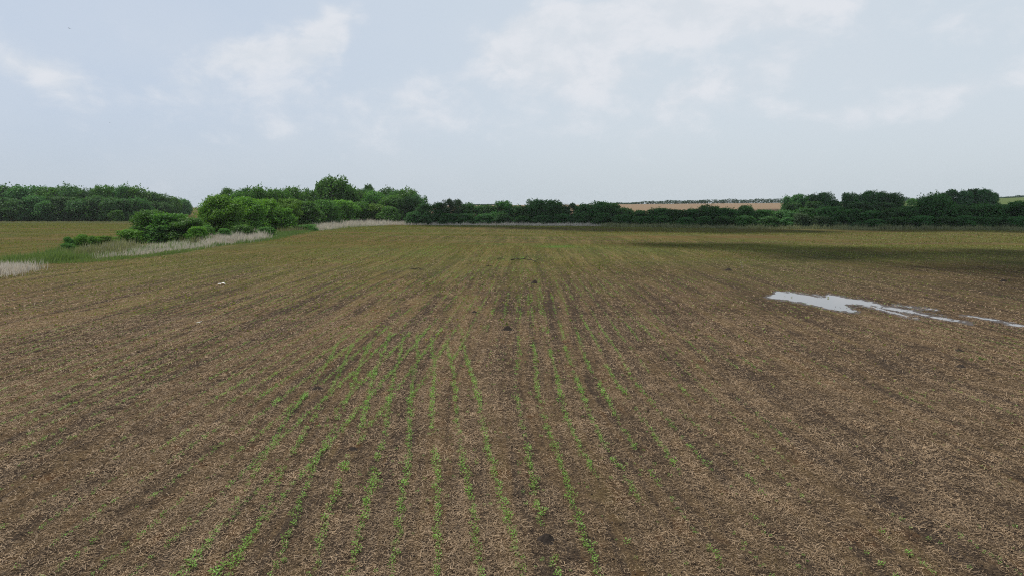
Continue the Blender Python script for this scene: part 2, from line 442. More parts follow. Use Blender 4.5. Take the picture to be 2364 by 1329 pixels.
# ------------------------------------------------------------------ ground sheets
def sheet(name, a_list, y_list, mat, xy=None):
    A_, Y_ = np.meshgrid(a_list, y_list)
    X_ = A_ * np.maximum(Y_, 60) if xy is None else A_
    V = np.stack([X_, Y_, ground(X_, Y_)], axis=-1).reshape(-1, 3)
    n, k = len(y_list), len(a_list)
    i, j = np.meshgrid(np.arange(n - 1), np.arange(k - 1), indexing='ij')
    b_ = i * k + j
    Q = np.stack([b_, b_ + 1, b_ + k + 1, b_ + k], axis=-1).reshape(-1, 4)
    o = mesh_obj(name, V, Q, mat, smooth=True)
    return tag(o, kind='structure')
FE = 330.0
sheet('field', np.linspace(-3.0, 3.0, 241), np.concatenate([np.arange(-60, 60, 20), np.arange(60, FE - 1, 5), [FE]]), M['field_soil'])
ya = np.concatenate([np.arange(FE, 1400, 20), np.linspace(1400, 2400, 14)])
def strip(name, a0, a1, y0, y1, mat, n=40):
    yl = np.unique(np.concatenate([[y0], ya[(ya > y0) & (ya < y1)], [y1]]))
    sheet(name, np.linspace(a0, a1, n), yl, mat)
strip('far_field', -3.0, -0.2, FE, 2400, M['field_soil'], 80)
strip('far_field', -0.2, 0.02, FE, 2400, M['brown_far'], 20)
strip('pasture', 0.02, 0.46, FE, 470, M['green_far'])
strip('far_field', 0.02, 0.46, 470, 2400, M['brown_far'])
strip('pasture', 0.46, 3.0, FE, 2400, M['green_far'], 90)

# ------------------------------------------------------------------ standing water
sx, sy = at(1765, 686)
main = [(1766, 687), (1772, 683), (1786, 680), (1792, 672), (1812, 674), (1840, 677), (1868, 681), (1905, 685), (1912, 679), (1930, 683), (1960, 688),
        (1988, 691), (2012, 696), (2030, 702), (2018, 706), (1996, 706), (1970, 703), (1950, 704), (1962, 712), (1986, 720), (1960, 721), (1925, 716),
        (1890, 709), (1858, 700), (1820, 694), (1790, 690)]
streaks = {'b': [[(1985, 696), (2040, 709), (2110, 721), (2180, 736), (2245, 748)], [3.6, 4.2, 3.2, 2.6, 1.0]],
           'c': [[(1995, 703), (2050, 719), (2090, 729), (2118, 735)], [2.6, 2.4, 2.4, 1.6]],
           'd': [[(2060, 704), (2110, 710), (2165, 715)], [0.8, 1.0, 0.4]],
           'e': [[(2215, 726), (2262, 733), (2320, 744), (2345, 750), (2420, 757)], [1.0, 1.2, 2.6, 3.2, 1.6]]}
def seg_dist(px, py, pts, wid):
    best = np.full(px.shape, -9.0)
    for (x1, y1), (x2, y2), w1, w2 in zip(pts[:-1], pts[1:], wid[:-1], wid[1:]):
        t = np.clip(((px - x1) * (x2 - x1) + (py - y1) * (y2 - y1)) / ((x2 - x1) ** 2 + (y2 - y1) ** 2), 0, 1)
        d = np.hypot(px - (x1 + t * (x2 - x1)), py - (y1 + t * (y2 - y1)))
        best = np.maximum(best, (w1 + t * (w2 - w1)) - d)
    return best
def puddle(masks, box, thr, name='puddle', mat='water', z=0.012):
    x0, x1, y0, y1 = box
    cx_, cy_ = 0.06, 0.12
    gx_, gy_ = np.arange(x0, x1, cx_), np.arange(y0, y1, cy_)
    X_, Y_ = np.meshgrid(gx_, gy_)
    px, py = to_px(X_, Y_)
    nz = (vnoise(X_ * 1.1, Y_ * 0.8, 3) - .5) * 1.2 + (vnoise(X_ * 3.1, Y_ * 2.4, 4) - .5) * 1.3 + (vnoise(X_ * 7, Y_ * 6, 5) - .5) * 1.0
    val = np.full(X_.shape, -9.0)
    for mk in masks:
        if mk == 'a':
            ins = inside(px, py, main)
            d = -seg_dist(px, py, main + main[:1], [0] * (len(main) + 1))
            val = np.maximum(val, np.where(ins, d, -d))
        else:
            val = np.maximum(val, seg_dist(px, py, *streaks[mk]))
    keep = (val + nz * 3.0) > thr
    jj, ii = np.nonzero(keep)
    nx_ = len(gx_) + 1
    vx, vy = np.meshgrid(np.append(gx_, x1) - cx_ / 2, np.append(gy_, y1) - cy_ / 2)
    vid = jj * nx_ + ii
    Q = np.stack([vid, vid + 1, vid + nx_ + 1, vid + nx_], axis=-1)
    used, inv = np.unique(Q.ravel(), return_inverse=True)
    VX = vx.ravel()[used]; VY = vy.ravel()[used]
    V = np.stack([VX + (vnoise(VX * 9, VY * 9, 8) - .5) * .05, VY + (vnoise(VX * 9, VY * 9, 9) - .5) * .1, np.full(VX.shape, z)], axis=-1)
    o = mesh_obj(name, V, inv.reshape(-1, 4), M[mat], smooth=True)
    return tag(o, kind='structure')
puddle(['a', 'b', 'c', 'd'], (20, 36, 38, 60), 1.0)
puddle(['e'], (26, 40, 36, 50), 0.9)
puddle(['a', 'b', 'c', 'd'], (19, 37, 37, 61), -3.2, 'mud', 'mud', 0.006)
puddle(['e'], (25, 41, 35, 51), -2.4, 'mud', 'mud', 0.0065)

# ------------------------------------------------------------------ trees
def grow(seed, kind):
    """one crown and one trunk, 10 m across and 10 m tall"""
    g = np.random.default_rng(seed)
    spec = {'round': (15, 0.10, 1.0, 3.1, 330), 'bush': (18, 0.0, 1.0, 2.7, 320), 'spread': (22, 0.08, 1.0, 2.5, 260),
            'airy': (40, 0.06, 1.0, 1.3, 130), 'rugged': (22, 0.06, 1.0, 2.2, 190), 'fine': (36, 0.0, 1.0, 2.0, 340)}[kind]
    n, lo_, hi_, lr, per = spec
    cs, rs = [], []
    for k in range(n):
        th = g.uniform(0, 2 * math.pi); h = lo_ + (hi_ - lo_) * (k + g.uniform(0, 1)) / n
        prof = {'round': math.sqrt(max(0.05, 1 - ((h - .52) / .5) ** 2)), 'bush': math.sqrt(max(.05, 1 - (max(h - .25, 0) / .78) ** 2)),
                'spread': math.sqrt(max(.05, 1 - ((h - .6) / .55) ** 2)), 'airy': math.sqrt(max(.05, 1 - ((h - .5) / .52) ** 2)),
                'rugged': 0.55 + 0.45 * math.sqrt(max(.0, 1 - ((h - .42) / .6) ** 2)) - .35 * max(0, h - .7) / .3,
                'fine': math.sqrt(max(.05, 1 - (max(h - .3, 0) / .74) ** 2))}[kind]
        r = lr * g.uniform(.7, 1.25) * (0.75 + .35 * prof)
        rad = max(0, 5.0 * prof - r * .75) * math.sqrt(g.uniform(.25, 1))
        cs.append([rad * math.cos(th), rad * math.sin(th), min(max(h * 10, r * .55), 10 - r * .72)]); rs.append(r)
    C_, N_ = [], []
    big = list(zip(cs, rs))
    # billows: smaller tufts standing out of the main boughs
    for _ in range(64 if kind != 'airy' else 26):
        c, r = big[g.integers(0, len(big))]
        d = unit(g.normal(size=3) + np.array([0, 0, .55])); q = np.array(c) + d * r * g.uniform(.75, 1.12) * np.array([1, 1, .85])
        rr_ = g.uniform(.55, 1.35)
        if q[2] + rr_ * .6 > 10.2 or q[2] < .3: continue
        cs.append(list(q)); rs.append(rr_)
    for c, r in zip(cs, rs):
        k = int((1.0 if r > 1.36 else 1.9) * per * (r / lr) ** 2)
        d = unit(g.normal(size=(k, 3)))
        rr = r * np.where(g.uniform(size=(k, 1)) < .72, g.uniform(.82, 1.06, (k, 1)), g.uniform(.3, .85, (k, 1)))
        rr *= 1 + .22 * np.sin(d[:, :1] * 7 + seed) * np.cos(d[:, 2:] * 6 + c[0])
        p = np.array(c) + d * rr * np.array([1, 1, .8])
        C_.append(p); N_.append(unit(d * .8 + np.array([0, 0, .35]) + g.normal(size=(k, 3)) * .6))
    C_ = np.concatenate(C_); N_ = np.concatenate(N_)
    # sprigs that break the outline
    k = 210
    i = g.integers(0, len(cs), k)
    d = unit(g.normal(size=(k, 3)) + np.array([0, 0, .5]))
    sp = np.array(cs)[i] + d * (np.array(rs)[i][:, None] * g.uniform(.94, 1.3, (k, 1))) * np.array([1, 1, .85])
    SP = np.concatenate([sp + g.normal(size=sp.shape) * .2 for _ in range(5)])
    C_ = np.concatenate([C_, SP]); N_ = np.concatenate([N_, unit(g.normal(size=SP.shape))])
    ok = C_[:, 2] > 0.05
    C_, N_ = C_[ok], N_[ok]
    sz = g.uniform(.28, .66, len(C_)) * (.75 if kind in ('airy', 'fine') else 1.0)
    V, Q = diamonds(C_, N_, sz, sz * g.uniform(.55, .9, len(C_)), g.normal(size=C_.shape))
    # trunk with limbs reaching into the lobes
    base_n = 3 if kind in ('bush', 'fine') else 1
    paths = []
    for b_ in range(base_n):
        o_ = np.array([g.uniform(-.8, .8), g.uniform(-.8, .8), -0.3]) * (1 if base_n > 1 else .25)
        o_[2] = -0.3
        top = np.array([g.uniform(-.7, .7), g.uniform(-.7, .7), 6.5])
        pts = [(o_ + (top - o_) * t + np.array([math.sin(t * 5 + b_) * .18, math.cos(t * 4) * .15, 0]), (.34 if base_n == 1 else .2) * (1 - .75 * t)) for t in (0, .2, .45, .7, 1)]
        paths.append(pts)
        for c in g.permutation(len(cs))[:7]:
            c = np.array(cs[c]); t = g.uniform(.2, .7); s = o_ + (top - o_) * t
            mid_ = (s + c) / 2 + np.array([0, 0, .3])
            paths.append([(s, .13 * (1 - .5 * t)), (mid_, .08), (c, .03)])
    TV, TQ = tubes(paths)
    crown = mesh_obj('crown', V, Q, M['leaf_mid'], link=False).data
    trunk = mesh_obj('trunk', TV, TQ, M['bark'], smooth=True, link=False).data
    return crown, trunk
PROTO = {}
for kind, seeds in (('round', (1, 2, 3)), ('bush', (11, 12, 13)), ('spread', (21, 22)), ('airy', (31, 32)), ('rugged', (41, 42)), ('fine', (51, 52))):
    PROTO[kind] = [grow(s, kind) for s in seeds]
CROWNS = {}
def crown_mesh(kind, v, leaf):
    key = (kind, v, leaf)
    if key not in CROWNS:
        me = PROTO[kind][v][0].copy(); me.materials.clear(); me.materials.append(M[leaf]); CROWNS[key] = me
    return CROWNS[key]
for me in list(bpy.data.meshes):
    pass
tcount = [0]
def tree(px, d, top, wpx, kind, leaf, label, group=None, cat='tree', name='tree', v=None, depth=1.0):
    """a tree d metres out whose crown tops out at photo row `top` and spans wpx"""
    tcount[0] += 1
    x = x_at(px, d); z = float(ground(x, d)) - 0.15
    hgt = z_at(top, d) - z
    wid = wpx / F * d
    n = len(PROTO[kind]); v = (tcount[0] * 7 // 3) % n if v is None else v
    o = empty(name, (x, d, z))
    o.rotation_euler = (0, 0, rng.uniform(0, 6.28))
    o.scale = (wid / 10.4, wid / 10.4 * depth, hgt / 10.25)
    tag(o, label, cat, group)
    c = bpy.data.objects.new('crown', crown_mesh(kind, v, leaf)); c.parent = o; COL.objects.link(c)
    t = bpy.data.objects.new('trunk', PROTO[kind][v][1]); t.parent = o; COL.objects.link(t)
    return o
ORD = ['first', 'second', 'third', 'fourth', 'fifth', 'sixth', 'seventh', 'eighth', 'ninth', 'tenth', 'eleventh', 'twelfth', 'thirteenth', 'fourteenth',
       'fifteenth', 'sixteenth', 'seventeenth', 'eighteenth', 'nineteenth', 'twentieth', 'twenty-first', 'twenty-second', 'twenty-third', 'twenty-fourth']

# far wood on the left, beyond the neighbouring field
g_ = 'trees of the far left wood'
back = [(8, 352, 429, 74), (68, 350, 431, 74), (118, 350, 433, 62), (160, 352, 430, 62), (206, 350, 438, 56), (242, 350, 430, 46), (268, 356, 438, 40), (291, 350, 430, 46),
        (318, 352, 434, 60), (346, 360, 444, 50), (374, 366, 449, 46), (398, 400, 456, 36), (420, 480, 460, 36), (434, 520, 470, 16)]
for i, (px, d, top, wd) in enumerate(back):
    tree(px, d, top, wd * 1.3, ['round', 'spread', 'spread', 'round'][i % 4], ['leaf_dark', 'leaf_mid'][i % 3 == 2],
         f'dark green tree in the far left wood, {ORD[i]} skyline crown from the photo edge', g_)
front = [(0, 330, 456, 60), (38, 328, 462, 58), (78, 330, 452, 62), (112, 328, 466, 54), (148, 330, 455, 60), (186, 329, 462, 56), (222, 330, 452, 56), (256, 328, 458, 50),
         (290, 332, 460, 54), (322, 338, 458, 50), (352, 346, 466, 46), (380, 356, 468, 40), (400, 430, 474, 22)]
for i, (px, d, top, wd) in enumerate(front):
    tree(px, d, top, wd * 1.2, ['bush', 'round'][i % 2], 'leaf_dark',
         f'low dark tree at the front foot of the far left wood, {ORD[i]} from the edge', g_)
tree(268, 322, 486, 34, 'bush', 'leaf_mid', 'small paler green shrub standing before the far left wood', None, 'shrub', 'shrub')

# hedgerow running away along the field margin
g_ = 'trees of the hedgerow along the field margin'
hedge = [(480, 168, 465, 54, 'spread', 'leaf_bright', 'leafy tree forming the near tip of the hedgerow, branches hanging over the gap'),
         (516, 168, 450, 118, 'fine', 'leaf_bright', 'bright yellow-green domed tree near the head of the hedgerow'),
         (572, 182, 455, 104, 'fine', 'leaf_bright', 'bright green tree next behind the yellow-green dome in the hedgerow'),
         (614, 194, 461, 92, 'bush', 'leaf_bright', 'mid green hedgerow tree just before the sloping bush by the green grass'),
         (650, 194, 482, 72, 'bush', 'leaf_bright', 'low bush sloping down to the bright green grass patch'),
         (664, 216, 460, 84, 'fine', 'leaf_bright', 'rounded hedgerow tree above the sloping bush'),
         (706, 234, 465, 84, 'bush', 'leaf_mid', 'dark-fronted hedgerow bush behind the tall olive weeds'),
         (748, 255, 461, 88, 'fine', 'leaf_mid', 'rounded hedgerow bush below the tallest tree'),
         (792, 282, 463, 80, 'bush', 'leaf_bright', 'light green hedgerow bush below the slope of the tallest tree'),
         (830, 290, 466, 72, 'fine', 'leaf_mid', 'hedgerow bush behind the pale dry grass bank'),
         (864, 292, 471, 62, 'bush', 'leaf_bright', 'light green bush at the far end of the hedgerow'),
         (898, 284, 477, 56, 'bush', 'leaf_mid', 'bush in the corner where the hedgerow meets the far hedge')]
for (px, d, top, wd, kind, leaf, lab) in hedge:
    tree(px, d, top, wd, kind, leaf, lab, g_)
g_ = 'trees of the small wood behind the hedgerow'
wood = [(531, 250, 434, 48, 'airy', 'leaf_mid'), (556, 248, 444, 50, 'round', 'leaf_mid'), (574, 252, 434, 40, 'rugged', 'leaf_dark'), (598, 250, 433, 50, 'round', 'leaf_mid'),
        (628, 252, 437, 48, 'spread', 'leaf_mid'), (654, 275, 439, 46, 'round', 'leaf_mid'), (682, 290, 433, 52, 'spread', 'leaf_mid'), (712, 300, 439, 44, 'round', 'leaf_mid'),
        (826, 322, 440, 54, 'round', 'leaf_mid'), (866, 318, 443, 56, 'round', 'leaf_mid'), (893, 345, 436, 50, 'round', 'leaf_dark'), (918, 335, 440, 52, 'spread', 'leaf_dark'),
        (940, 330, 438, 52, 'round', 'leaf_mid'), (962, 325, 450, 42, 'round', 'leaf_dark'), (846, 345, 438, 40, 'spread', 'leaf_dark'), (905, 305, 452, 60, 'bush', 'leaf_mid'),
        (945, 300, 455, 56, 'bush', 'leaf_dark')]
wood_lab = ['thin airy crown rising first behind the yellow-green hedgerow tree', 'rounded crown just right of the thin airy one behind the hedgerow',
            'dark pointed crown third along the skyline behind the hedgerow', 'broad mid green crown right of the dark pointed one',
            'spreading crown halfway along the skyline behind the hedgerow', 'low rounded crown in the dip of the skyline behind the hedgerow',
            'spreading crown two before the tallest tree on the skyline', 'rounded crown touching the left side of the tallest tree',
            'rounded tree under the right slope of the tallest tree', 'round green ball of a tree below the dark ragged treetop',
            'dark crown just right of the ragged treetop', 'spreading dark crown left of the green dome that ends the wood',
            'green domed crown, highest at the right end of the wood', 'dark outermost crown where the wood drops to the far hedge',
            'dark spreading crown directly beneath the ragged treetop', 'bushy tree low in front of the domed crowns at the wood end',
            'dark bushy tree at the foot of the outermost crown of the wood']
for (px, d, top, wd, kind, leaf), lab in zip(wood, wood_lab):
    tree(px, d, top, wd * 1.25, kind, leaf, lab, g_)
tree(768, 312, 409, 92, 'rugged', 'leaf_mid', 'tallest tree of the scene, big irregular crown above the hedgerow', g_, v=0)
tree(800, 314, 424, 66, 'round', 'leaf_mid', 'sloping shoulder tree leaning against the right of the tallest tree', g_)
tree(745, 310, 424, 40, 'spread', 'leaf_mid', 'narrow crown pressed against the left flank of the tallest tree', g_)
tree(854, 360, 428, 36, 'rugged', 'leaf_dark', 'dark ragged treetop poking above the wood right of the tallest tree', g_, v=1)

# far hedge across the end of the field
g_ = 'trees of the far hedge across the field end'
def hd(px):
    return float(np.interp(px, [880, 1300, 1500, 1800, 2100, 2400], [272, 266, 242, 222, 208, 196]))
far_h = [(985, 469, 50, 'bush'), (1010, 468, 48, 'bush'), (1034, 458, 40, 'airy'), (1054, 462, 38, 'airy'), (1080, 469, 44, 'round'), (1106, 474, 44, 'bush'), (1132, 474, 46, 'bush'),
         (1163, 467, 44, 'rugged'), (1192, 475, 44, 'bush'), (1216, 475, 40, 'bush'), (1238, 461, 46, 'rugged'), (1272, 462, 50, 'spread'), (1296, 475, 40, 'bush'), (1317, 471, 40, 'airy'),
         (1346, 471, 46, 'bush'), (1384, 464, 56, 'spread'), (1414, 471, 48, 'bush'), (1440, 477, 46, 'bush'), (1474, 483, 50, 'bush'), (1518, 480, 54, 'bush'), (1560, 484, 52, 'bush'),
         (1600, 484, 46, 'bush'), (1635, 476, 54, 'round'), (1680, 479, 54, 'bush'), (1718, 476, 50, 'rugged'), (1762, 483, 54, 'bush'), (1810, 484, 58, 'bush'), (1858, 480, 60, 'bush'),
         (1906, 479, 60, 'bush'), (1960, 482, 60, 'bush'), (2012, 484, 62, 'bush'), (2060, 483, 60, 'bush'), (2096, 477, 52, 'round'), (2133, 455, 40, 'round'), (2164, 445, 60, 'round'),
         (2206, 471, 62, 'bush'), (2258, 469, 70, 'bush'), (2302, 474, 54, 'bush'), (2344, 463, 84, 'fine'), (2392, 466, 70, 'bush')]
far_lab = ['green tree where the far hedge starts under the wood end', 'low green hedge tree left of the two pale airy crowns', 'pale airy crown, the higher of the two in the far hedge',
           'second pale airy crown, beside the higher airy one in the far hedge', 'dark hedge tree right of the two pale airy crowns', 'low dark hedge tree midway between airy crowns and lone bump',
           'low dark hedge tree left of the small lone bump', 'small dark bump alone on the hedge skyline above the green spot', 'low dark hedge tree right of the small lone bump',
           'low dark hedge tree left of the twin dark crowns', 'left one of the twin dark crowns standing above the far hedge', 'right one of the twin dark crowns standing above the far hedge',
           'low hedge tree right of the twin dark crowns', 'thin twiggy crown between the twin crowns and the broad mound', 'left shoulder of the broad dark mound in the far hedge',
           'broad dark mound-shaped tree in the middle of the far hedge', 'right shoulder of the broad dark mound in the far hedge', 'hedge tree where the brown far field begins to show',
           'low hedge tree under the left part of the brown far field', 'slightly raised hedge tree under the brown far field', 'lowest hedge tree under the middle of the brown far field',
           'low hedge tree left of the rounded one under the brown field', 'rounded dark hedge tree rising into the brown far field', 'hedge tree between the rounded and the pointed ones',
           'pointed ragged hedge tree under the right part of the brown field', 'hedge tree below the right end of the brown far field', 'hedge tree below the left edge of the far copse',
           'hedge tree under the left half of the far copse', 'hedge tree under the notch between the two copse masses', 'hedge tree under the middle of the right copse mass',
           'low hedge tree under the highest copse crown', 'hedge tree under the right end of the copse', 'hedge tree below the lone round field tree', 'slim tall hedge tree left of the tallest hedge crown',
           'tallest crown of the far hedge, left of the hilltop copse', 'hedge tree right of the tallest hedge crown', 'broad low hedge tree under the hilltop copse',
           'low hedge tree left of the big dark one at the photo edge', 'big nearly black hedge tree close to the right photo edge', 'dark hedge tree cut by the right photo edge']
for (px, top, wd, kind), lab in zip(far_h, far_lab):
    tree(px, hd(px) + 5 + rng.uniform(0, 5), top + rng.uniform(-2, 3), wd * rng.uniform(1.05, 1.4), kind, ['leaf_grey' if kind == 'airy' else 'leaf_dark'][0], lab, g_)
g_ = 'low shrubs at the foot of the far hedge'
low = [(955, 489, 40), (980, 497, 34), (1036, 494, 50), (1075, 494, 44), (1118, 494, 48), (1160, 492, 44), (1207, 500, 48), (1252, 498, 46), (1300, 494, 44), (1345, 492, 46), (1390, 492, 50), (1438, 496, 46),
       (1486, 500, 46), (1530, 498, 46), (1580, 502, 46), (1625, 500, 44), (1670, 500, 50), (1722, 498, 50), (1775, 500, 46), (1822, 502, 40), (1850, 493, 42), (1896, 500, 46), (1932, 513, 30),
       (1981, 514, 34), (2025, 506, 50), (2080, 502, 56), (2130, 498, 54), (2180, 500, 54), (2232, 498, 56), (2280, 502, 50), (2322, 514, 30), (2352, 500, 50)]
for i, (px, top, wd) in enumerate(low):
    pale = px in (1932, 1981, 2322, 1896, 1850)
    tree(px, hd(px), top, wd * 1.1, 'bush', 'leaf_grey' if pale else 'leaf_dark',
         f"{'pale' if pale else 'dark'} low shrub at the far hedge foot, {ORD[i] if i < 24 else ORD[len(low) - 1 - i]} from the {'hedgerow corner' if i < 24 else 'right photo edge'}", g_, 'shrub', 'shrub')

# copses on the rising ground to the right
g_ = 'trees of the far copse on the right'
cop = [(1816, 392, 454, 34, 'leftmost rounded crown of the far copse beside the brown field'), (1841, 395, 449, 44, 'broad crown second from the copse end by the brown field'),
       (1874, 400, 449, 46, 'crown in the middle of the left copse mass'), (1905, 398, 445, 46, 'highest crown of the left copse mass'), (1928, 396, 463, 26, 'low crown at the notch between the copse masses'),
       (1957, 398, 446, 38, 'pointed crown first right of the copse notch'), (1982, 402, 450, 40, 'lower crown between the pointed and the highest copse crowns'),
       (2010, 404, 441, 46, 'highest crown of the right copse mass'), (2036, 402, 444, 40, 'crown next to the highest of the right copse mass'),
       (2064, 398, 446, 46, 'last big round crown of the far copse near the lone tree')]
for i, (px, d, top, wd, lab) in enumerate(cop):
    tree(px, d, top, wd * 1.0, ['round', 'spread'][i % 2], 'leaf_dark', lab, g_)
for i, (px, top, wd, lab) in enumerate([(1830, 468, 50, 'low bushy tree at the left foot of the far copse'), (1880, 466, 56, 'low bushy tree at the foot of the left copse mass'),
                                        (1930, 477, 44, 'low bushy tree filling the foot of the copse notch'), (1985, 466, 60, 'low bushy tree at the foot of the right copse mass'),
                                        (2045, 468, 60, 'low bushy tree at the right foot of the far copse')]):
    tree(px, 385, top, wd, 'bush', 'leaf_dark', lab, g_)
tree(2103, 600, 459, 24, 'round', 'leaf_mid', 'small lone round tree in the green field between the copses')
g_ = 'trees of the hilltop copse'
for i, (px, top, wd, lab) in enumerate([(2176, 447, 30, 'leftmost crown of the hilltop copse behind the tallest hedge tree'), (2196, 438, 34, 'left peak of the hilltop copse'),
                                        (2222, 441, 34, 'middle crown of the hilltop copse'), (2246, 437, 36, 'crown right of the middle of the hilltop copse'),
                                        (2270, 437, 36, 'right peak of the hilltop copse'), (2290, 446, 28, 'rounded end crown on the right of the hilltop copse')]):
    tree(px, 480 + 6 * (i % 2), top, wd * 1.15, ['round', 'rugged'][i % 2], 'leaf_dark', lab, g_)

# bushes on the near fence line
g_ = 'bushes along the near fence line'
tree(352, 139, 485, 112, 'fine', 'leaf_mid', 'big dark green bush, left crown with lit top, on the fence line', g_, 'bush', 'bush', v=0)
tree(428, 136, 503, 112, 'fine', 'leaf_mid', 'lower right crown of the big bush, spilling onto dry grass', g_, 'bush', 'bush', v=1)
tree(388, 137, 494, 116, 'bush', 'leaf_mid', 'middle crown of the big bush, between its taller and lower crowns', g_, 'bush', 'bush')
tree(455, 132, 524, 56, 'bush', 'leaf_bright', 'small leafy shoot clump at the right foot of the big bush', g_, 'bush', 'bush')
tree(298, 132, 530, 66, 'bush', 'leaf_bright', 'yellow-green shrub at the left foot of the big bush', g_, 'shrub', 'shrub')
tree(240, 124, 545, 62, 'bush', 'leaf_bright', 'small green shrub in the dry grass left of the yellow-green one', g_, 'shrub', 'shrub')
tree(212, 121, 545, 40, 'fine', 'leaf_bright', 'thin weedy shrub between the two small green shrubs', g_, 'shrub', 'shrub')
tree(186, 117, 541, 42, 'fine', 'leaf_bright', 'upright bright green shrub behind the lush grass', g_, 'shrub', 'shrub')
tree(157, 113, 547, 32, 'fine', 'leaf_mid', 'dark little shrub beside the lush grass, tuft on top', g_, 'shrub', 'shrub')
tree(155, 106, 563, 44, 'fine', 'leaf_mid', 'dark low shrub in front of the tufted one by the lush grass', g_, 'shrub', 'shrub')
tree(516, 152, 528, 40, 'bush', 'leaf_mid', 'low green shrub under the near tip of the hedgerow', g_, 'shrub', 'shrub')
tree(474, 150, 521, 40, 'rugged', 'leaf_mid', 'light green shrub in the gap right of the big bush', g_, 'shrub', 'shrub')
tree(712, 200, 519, 56, 'rugged', 'leaf_mid', 'green shrub among the olive weeds below the hedgerow', g_, 'shrub', 'shrub')
tree(560, 160, 520, 60, 'bush', 'leaf_mid', 'dark low shrub beneath the bright hedgerow trees', g_, 'shrub', 'shrub')
tree(612, 162, 524, 50, 'bush', 'leaf_mid', 'low brown-green shrub at the end of the dry grass bank', g_, 'shrub', 'shrub')

# distant line of trees on the ridge: reads as one dark line
C_, N_ = [], []
def ridge(p0, p1, d0, top_fn, step):
    px = p0
    while px < p1:
        d = d0 + rng.uniform(-20, 30); x = x_at(px, d, 12); z = float(ground(x, d))
        hgt = max(2.0, z_at(top_fn(px) + rng.uniform(-1.2, 2.0), d) - z); wd = rng.uniform(5, 10)
        k = 110
        u = unit(rng.normal(size=(k, 3))) * rng.uniform(.7, 1.05, (k, 1))
        C_.append(np.array([x, d, z + hgt * .48]) + u * np.array([wd, wd, hgt * .54])); N_.append(unit(u + rng.normal(size=(k, 3)) * .5))
        px += step * rng.uniform(.6, 1.2)
ridge(1425, 1800, 1130, lambda p: float(np.interp(p, [1425, 1500, 1600, 1700, 1800], [468.5, 464, 462, 460, 458.5])), 9)
ridge(1090, 1140, 1140, lambda p: 473.5, 8)
ridge(2076, 2122, 1130, lambda p: float(np.interp(p, [2076, 2090, 2122], [455, 455, 461])), 8)
ridge(2310, 2400, 1140, lambda p: float(np.interp(p, [2310, 2335, 2345, 2400], [456, 453, 451, 454])), 8)
C_ = np.concatenate(C_); N_ = np.concatenate(N_)
sz = rng.uniform(1.2, 2.4, len(C_))
V, Q = diamonds(C_, N_, sz, sz * .8)
M['leaf_ridge_haze'] = leafy('leaf_ridge_haze', (0.022, 0.058, 0.036), (0.044, 0.092, 0.056), 0.25)  # bluish cast of distance haze is put into the leaf colour
tag(mesh_obj('treeline', V, Q, M['leaf_ridge_haze']), 'thin bluish line of distant trees along the ridge beyond the brown far field', 'treeline', kind='stuff')

# ------------------------------------------------------------------ grass on the margins
def blades(name, polys, mat, label, hmin, hmax, wid, lean=0.35):
    """polys: list of (photo polygon of the footprint on the field, blade count)"""
    B, T, Wd = [], [], []
    for poly, cnt in polys:
        pts = np.array([at(*p) for p in poly])
        lo_, hi_ = pts.min(0), pts.max(0)
        got = 0
        while got < cnt:
            q = rng.uniform(lo_, hi_, (cnt * 3, 2))
            q = q[inside(q[:, 0], q[:, 1], [tuple(p) for p in pts])]
            q = q[vnoise(q[:, 0] * .8, q[:, 1] * .5, 21) + rng.uniform(-.3, .3, len(q)) > .42][:cnt - got]
            if len(q) == 0: break
            got += len(q); B.append(q + rng.normal(0, 1, q.shape) * np.array([.9, 1.6]) * min(1.0, hmax))
    B = np.concatenate(B); k = len(B)
    z = ground(B[:, 0], B[:, 1])
    hh = rng.uniform(hmin, hmax, k) * (0.35 + 1.0 * vnoise(B[:, 0] * .8, B[:, 1] * .45, 22)) * rng.uniform(.55, 1.1, k)
    b_ = np.column_stack([B, z - .03])
    th = rng.uniform(0, 6.283, k); ln = rng.uniform(0, lean, k) * hh
    t_ = b_ + np.column_stack([np.cos(th) * ln + .12 * hh, np.sin(th) * ln, hh])
    m_ = b_ * .45 + t_ * .55 + np.column_stack([np.zeros(k), np.zeros(k), hh * .07])
    ph = rng.uniform(0, 3.1416, k)
    s = np.column_stack([np.cos(ph), np.sin(ph), np.zeros(k)]) * (wid * rng.uniform(.6, 1.3, k))[:, None]
    V = np.stack([b_ - s, b_ + s, m_ + s * .8, m_ - s * .8, t_], axis=1).reshape(-1, 3)
    i = np.arange(k)[:, None] * 5
    o = mesh_obj(name, V, [i + np.array([[0, 1, 2, 3]]), i + np.array([[3, 2, 4]])], mat)
    return tag(o, label, 'grass', kind='stuff')
blades('dry_grass', [([(215, 588), (300, 580), (300, 572), (220, 580)], 2500)], M['grass_dry'], 'thin dry grass among the green shrubs on the near fence line', .8, 1.5, .024)
blades('dry_grass', [([(-80, 650), (10, 636), (50, 628), (40, 618), (-80, 626)], 3600)], M['grass_dry'], 'pale dry grass tuft at the left edge of the field', .7, 1.2, .022)
blades('dry_grass', [([(205, 600), (300, 592), (440, 577), (478, 570), (470, 562), (400, 566), (230, 582)], 9000)], M['grass_dry'],
       'pale dry grass bank in front of the big bush', .5, 1.15, .022)
blades('dry_grass', [([(476, 568), (560, 560), (612, 551), (606, 541), (480, 552)], 8500)], M['grass_dry'], 'pale dry grass bank below the near end of the hedgerow', 1.0, 1.8, .032)
blades('dry_grass', [([(722, 534), (800, 526), (905, 519.5), (900, 514), (800, 518), (716, 526)], 14000)], M['grass_dry'],
       'pale dry grass bank along the far end of the hedgerow', 1.2, 2.1, .05)
